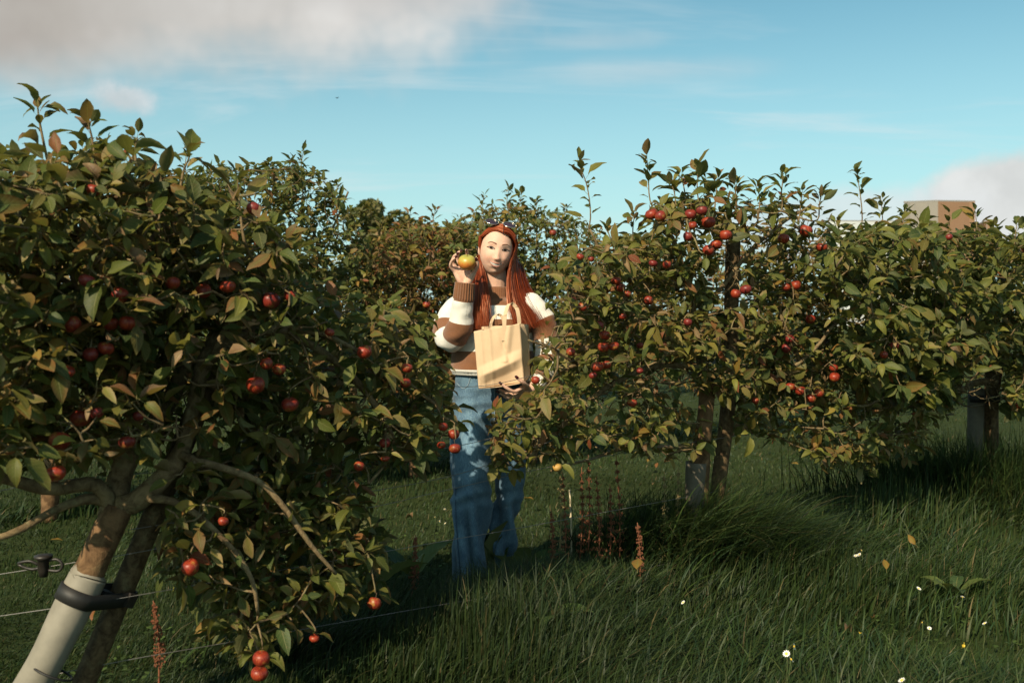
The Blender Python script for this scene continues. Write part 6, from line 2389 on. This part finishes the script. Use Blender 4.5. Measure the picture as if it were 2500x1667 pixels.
def stalk(px, top, foot, label, seed, mat='seed', lean=0.0):
    r = np.random.default_rng(seed)
    b = ground_at(px, foot + 25)
    d = b[1]
    tp = W(px + lean, top, d)
    root = empty('dock_stalk', b)
    tag(root, label, 'seed stalk', 'dead dock seed stalks')
    C = spline([[0, 0, -0.02], (tp - b) * 0.5 + [0.01, 0, 0], tp - b], 16)
    st = MB()
    st.add(*tube(C, np.linspace(0.004, 0.0018, 16), 6))
    sd = MB()
    for k in range(190):
        t = r.uniform(0.28, 1.0)
        p = C[min(15, int(t * 15))] + r.normal(0, 0.003, 3)
        whorl = 0.012 * (0.5 + abs(math.sin(t * 40))) * (1.15 - t)
        a = r.uniform(0, 6.28)
        p = p + np.array([math.cos(a) * whorl * 1.5, math.sin(a) * whorl * 1.5, r.uniform(-0.006, 0.006)])
        s = r.uniform(0.0028, 0.0052)
        sd.add(p + s * np.array([[1, 0, 0], [-0.5, 0.87, 0], [-0.5, -0.87, 0], [0, 0, 1.3], [0, 0, -1.3]]), T=[[0, 1, 3], [1, 2, 3], [2, 0, 3], [1, 0, 4], [2, 1, 4], [0, 2, 4]])
    obj('stem', st.mesh('stem', M[mat]), root)
    o = obj('seeds', sd.mesh('seeds', M[mat], False), root)
    o['kind'] = 'stuff'


STK = [(1362, 1110, 1400, 'pale dry seed stalk under the yellow rotten apple, leftmost of its stand', 'seedpale', 4), (1378, 1150, 1395, 'rusty seed stalk next to the pale dry one', 'seed', -6),
       (1412, 1140, 1390, 'dark rusty seed stalk just right of the pale cane', 'seed', 8), (1432, 1110, 1395, 'tallest rusty seed stalk in the stand right of the woman', 'seed', 4),
       (1460, 1160, 1400, 'thin rusty stalk in the middle of the stand', 'seed', -4), (1484, 1180, 1395, 'short rusty stalk right of the middle of the stand', 'seed', 5),
       (1512, 1110, 1395, 'dense rusty stalk at the right end of the stand', 'seed', -8), (1342, 1245, 1410, 'short bent rusty stalk close to the jeans', 'seed', 4),
       (1610, 1150, 1400, 'pale drooping seed head left of the big tussock', 'seedpale', 12), (1640, 1140, 1390, 'pale seed head leaning against the plastic sleeve', 'seedpale', 16),
       (1560, 1275, 1440, 'single orange seed spike standing before the big tussock', 'seed', -4), (1000, 1305, 1450, 'rusty seed stalk standing alone left of the jeans', 'seed', 14),
       (388, 1465, 1640, 'rusty seed stalk right of the leaning stake', 'seed', -14)]
for k, (px, tp, ft, lab, mt, ln) in enumerate(STK):
    stalk(px, tp, ft, lab, 60 + k, mt, ln)
b = ground_at(1395, 1400)
mb = MB()
mb.add(*tube(spline([b + [0, 0, -0.03], b + [0, 0, 0.2], W(1391, 1195, b[1])], 10), 0.0042, 8))
mb.add(*tube(np.array([W(1393, 1262, b[1]) + [0, 0, -0.004], W(1393, 1262, b[1]) + [0, 0, 0.004]]), 0.0055, 8))
o = mb.build('garden_cane', M['cane'], None, True, b)
tag(o, 'thin pale cane standing upright among the rusty seed stalks', 'cane')

# flowers
M['petal'] = simple('white_petal', (0.80, 0.79, 0.74), 0.6, 0.05, 60, 0)
M['yellow'] = simple('yellow_petal', (0.75, 0.50, 0.05), 0.5, 0.1, 60, 0)
M['flowerstem'] = simple('flower_stem', (0.07, 0.10, 0.03), 0.7, 0.2, 60, 0)
PETM = {}
for nm, mt, npet, rad, cup in (('daisy', 'petal', 11, 0.011, 0.15), ('buttercup', 'yellow', 5, 0.011, 0.5)):
    mb = MB()
    for k in range(npet):
        a = k * 2 * PI / npet
        da = 0.85 * PI / npet
        f = lambda r_, an, z: [r_ * math.cos(an), r_ * math.sin(an), z]
        mb.add(np.array([f(0.15 * rad, a, 0), f(0.75 * rad, a - da, cup * rad * 0.7), f(rad, a, cup * rad), f(0.75 * rad, a + da, cup * rad * 0.7)]), [[0, 1, 2, 3]])
    PETM[nm] = mb.mesh('petals', M[mt], False)
mb = MB()
mb.add(*ell(np.array([0, 0, 0.001]), (0.004, 0.004, 0.0025)))
EYE = mb.mesh('flower_centre', M['yellow'])


def flower(px, py, h, kind, label, sc=1.0):
    d = gd(py, h)
    top = W(px, py, d)
    b = np.array([top[0] + rng.normal(0, 0.015), top[1] + 0.01, 0.0])
    root = empty(kind, b)
    tag(root, label, 'flower', 'small wild flowers in the grass')
    mb = MB()
    mb.add(*tube(spline([[0, 0, -0.01], (top - b) * 0.6 + [0.004, 0, 0], top - b], 7), 0.0012, 5))
    obj('stem', mb.mesh('stem', M['flowerstem']), root)
    hd = obj('petals', PETM[kind], root, top - b)
    hd.rotation_euler = (0.75 + rng.normal(0, 0.25), rng.normal(0, 0.3), rng.uniform(0, 6))
    hd.scale = (sc,) * 3
    ce = obj('flower_centre', EYE, hd)


for a in [(1086, 1243, 0.06, 'daisy', 'white flower touching the left edge of the jeans, topmost of four', 0.9), (1062, 1262, 0.06, 'daisy', 'leftmost white flower of the four left of the jeans', 0.8),
          (1073, 1272, 0.06, 'daisy', 'middle white flower of the four left of the jeans', 0.8), (1087, 1277, 0.06, 'daisy', 'lowest white flower of the four left of the jeans', 0.7),
          (2103, 1343, 0.12, 'daisy', 'topmost daisy of the trio in the middle of the right lawn', 1.0), (2098, 1353, 0.12, 'daisy', 'middle daisy of the trio in the right lawn', 1.0),
          (2089, 1356, 0.12, 'daisy', 'lowest daisy of the trio in the right lawn', 0.9), (2243, 1436, 0.12, 'daisy', 'single daisy above the yellow flower in the right lawn', 1.0),
          (2252, 1519, 0.1, 'daisy', 'upper daisy of the pair left of the yellow flower', 0.9), (2269, 1533, 0.1, 'daisy', 'lower daisy of the pair left of the yellow flower', 0.8),
          (1938, 1577, 0.13, 'daisy', 'topmost daisy of the trio at the bottom right', 1.1), (1920, 1595, 0.12, 'daisy', 'leftmost daisy of the trio at the bottom right', 1.2),
          (1931, 1609, 0.12, 'daisy', 'lowest daisy of the trio at the bottom right', 1.1), (1668, 1470, 0.14, 'daisy', 'lone daisy in front of the big tussock', 0.9),
          (2350, 1457, 0.1, 'daisy', 'daisy beside the small weed rosette at the lower right', 0.9), (2404, 1521, 0.1, 'daisy', 'drooping daisy near the right edge of the lawn', 0.9),
          (2202, 1660, 0.1, 'daisy', 'daisy cut by the bottom edge of the picture', 1.2), (2355, 1577, 0.1, 'buttercup', 'bright yellow buttercup at the lower right', 1.3),
          (2099, 1545, 0.1, 'buttercup', 'tiny yellow flower bud in the lower right lawn', 0.7)]:
    flower(*a)

# fallen leaves
FL = [(1556, 1398, 0.10, 'big curled orange leaf lying in the grass left of the big tussock', 1.35), (2023, 1471, 0.05, 'small orange fallen leaf in the middle of the right lawn', 0.7),
      (2058, 1545, 0.05, 'brown fallen leaf above the bottom right daisies', 0.8), (2127, 1513, 0.05, 'pale brown fallen leaf right of the brown one', 0.8), (2165, 1398, 0.05, 'flat orange fallen leaf between the daisy trio and the single daisy', 0.9),
      (2242, 1336, 0.06, 'dark red-brown fallen leaf near the right tussock', 0.9), (728, 1210, 0.03, 'bright orange fallen leaf in the grass gap under the left tree', 0.8), (1012, 1268, 0.03, 'rusty fallen leaf left of the white flowers', 1.0),
      (966, 1240, 0.03, 'small orange fallen leaf above the rusty one', 0.6), (1312, 1222, 0.03, 'yellow fallen leaf on the alley grass right of the jeans', 1.1), (1580, 1130, 0.03, 'yellow fallen leaf on the alley grass left of the staked trunk', 0.9),
      (1600, 1146, 0.03, 'tan fallen leaf just below the yellow one by the staked trunk', 0.8), (1590, 1185, 0.05, 'small orange leaf left of the plastic sleeve', 0.7), (1872, 1085, 0.04, 'orange leaf on the alley grass right of the tall stake', 1.0),
      (1955, 1135, 0.03, 'pale yellow leaf on the alley grass far right of the stake', 0.8), (160, 1320, 0.03, 'orange fallen leaf on the lawn above the tensioner', 0.9), (222, 1525, 0.03, 'small orange leaf between sleeve and stake', 0.7),
      (1408, 1330, 0.05, 'red-brown leaf caught at the foot of the pale cane', 1.1), (770, 1420, 0.05, 'orange leaf under the low foliage of the left tree', 0.8), (1265, 1265, 0.03, 'small yellow leaf just right of the jeans knee', 0.7)]
fr_ = np.random.default_rng(4)
dryk = [10 * SHAPES, 11 * SHAPES, 12 * SHAPES + 1, 11 * SHAPES + 1, 10 * SHAPES + 2]
for k, (px, py, h, lab, sc) in enumerate(FL):
    h = h + (0.10 if py > 1380 else 0.03)
    p = W(px, py, gd(py, h))
    o = bpy.data.objects.new('fallen_leaf', variant_mesh(6, dryk[k % 5]))
    COL.objects.link(o)
    s = 0.07 * sc
    o.location = p
    o.scale = (s, s, s)
    o.rotation_euler = (fr_.normal(0.4, 0.3), fr_.normal(0, 0.4), fr_.uniform(0, 6.28))
    tag(o, lab, 'leaf', 'fallen leaves lying on the grass')
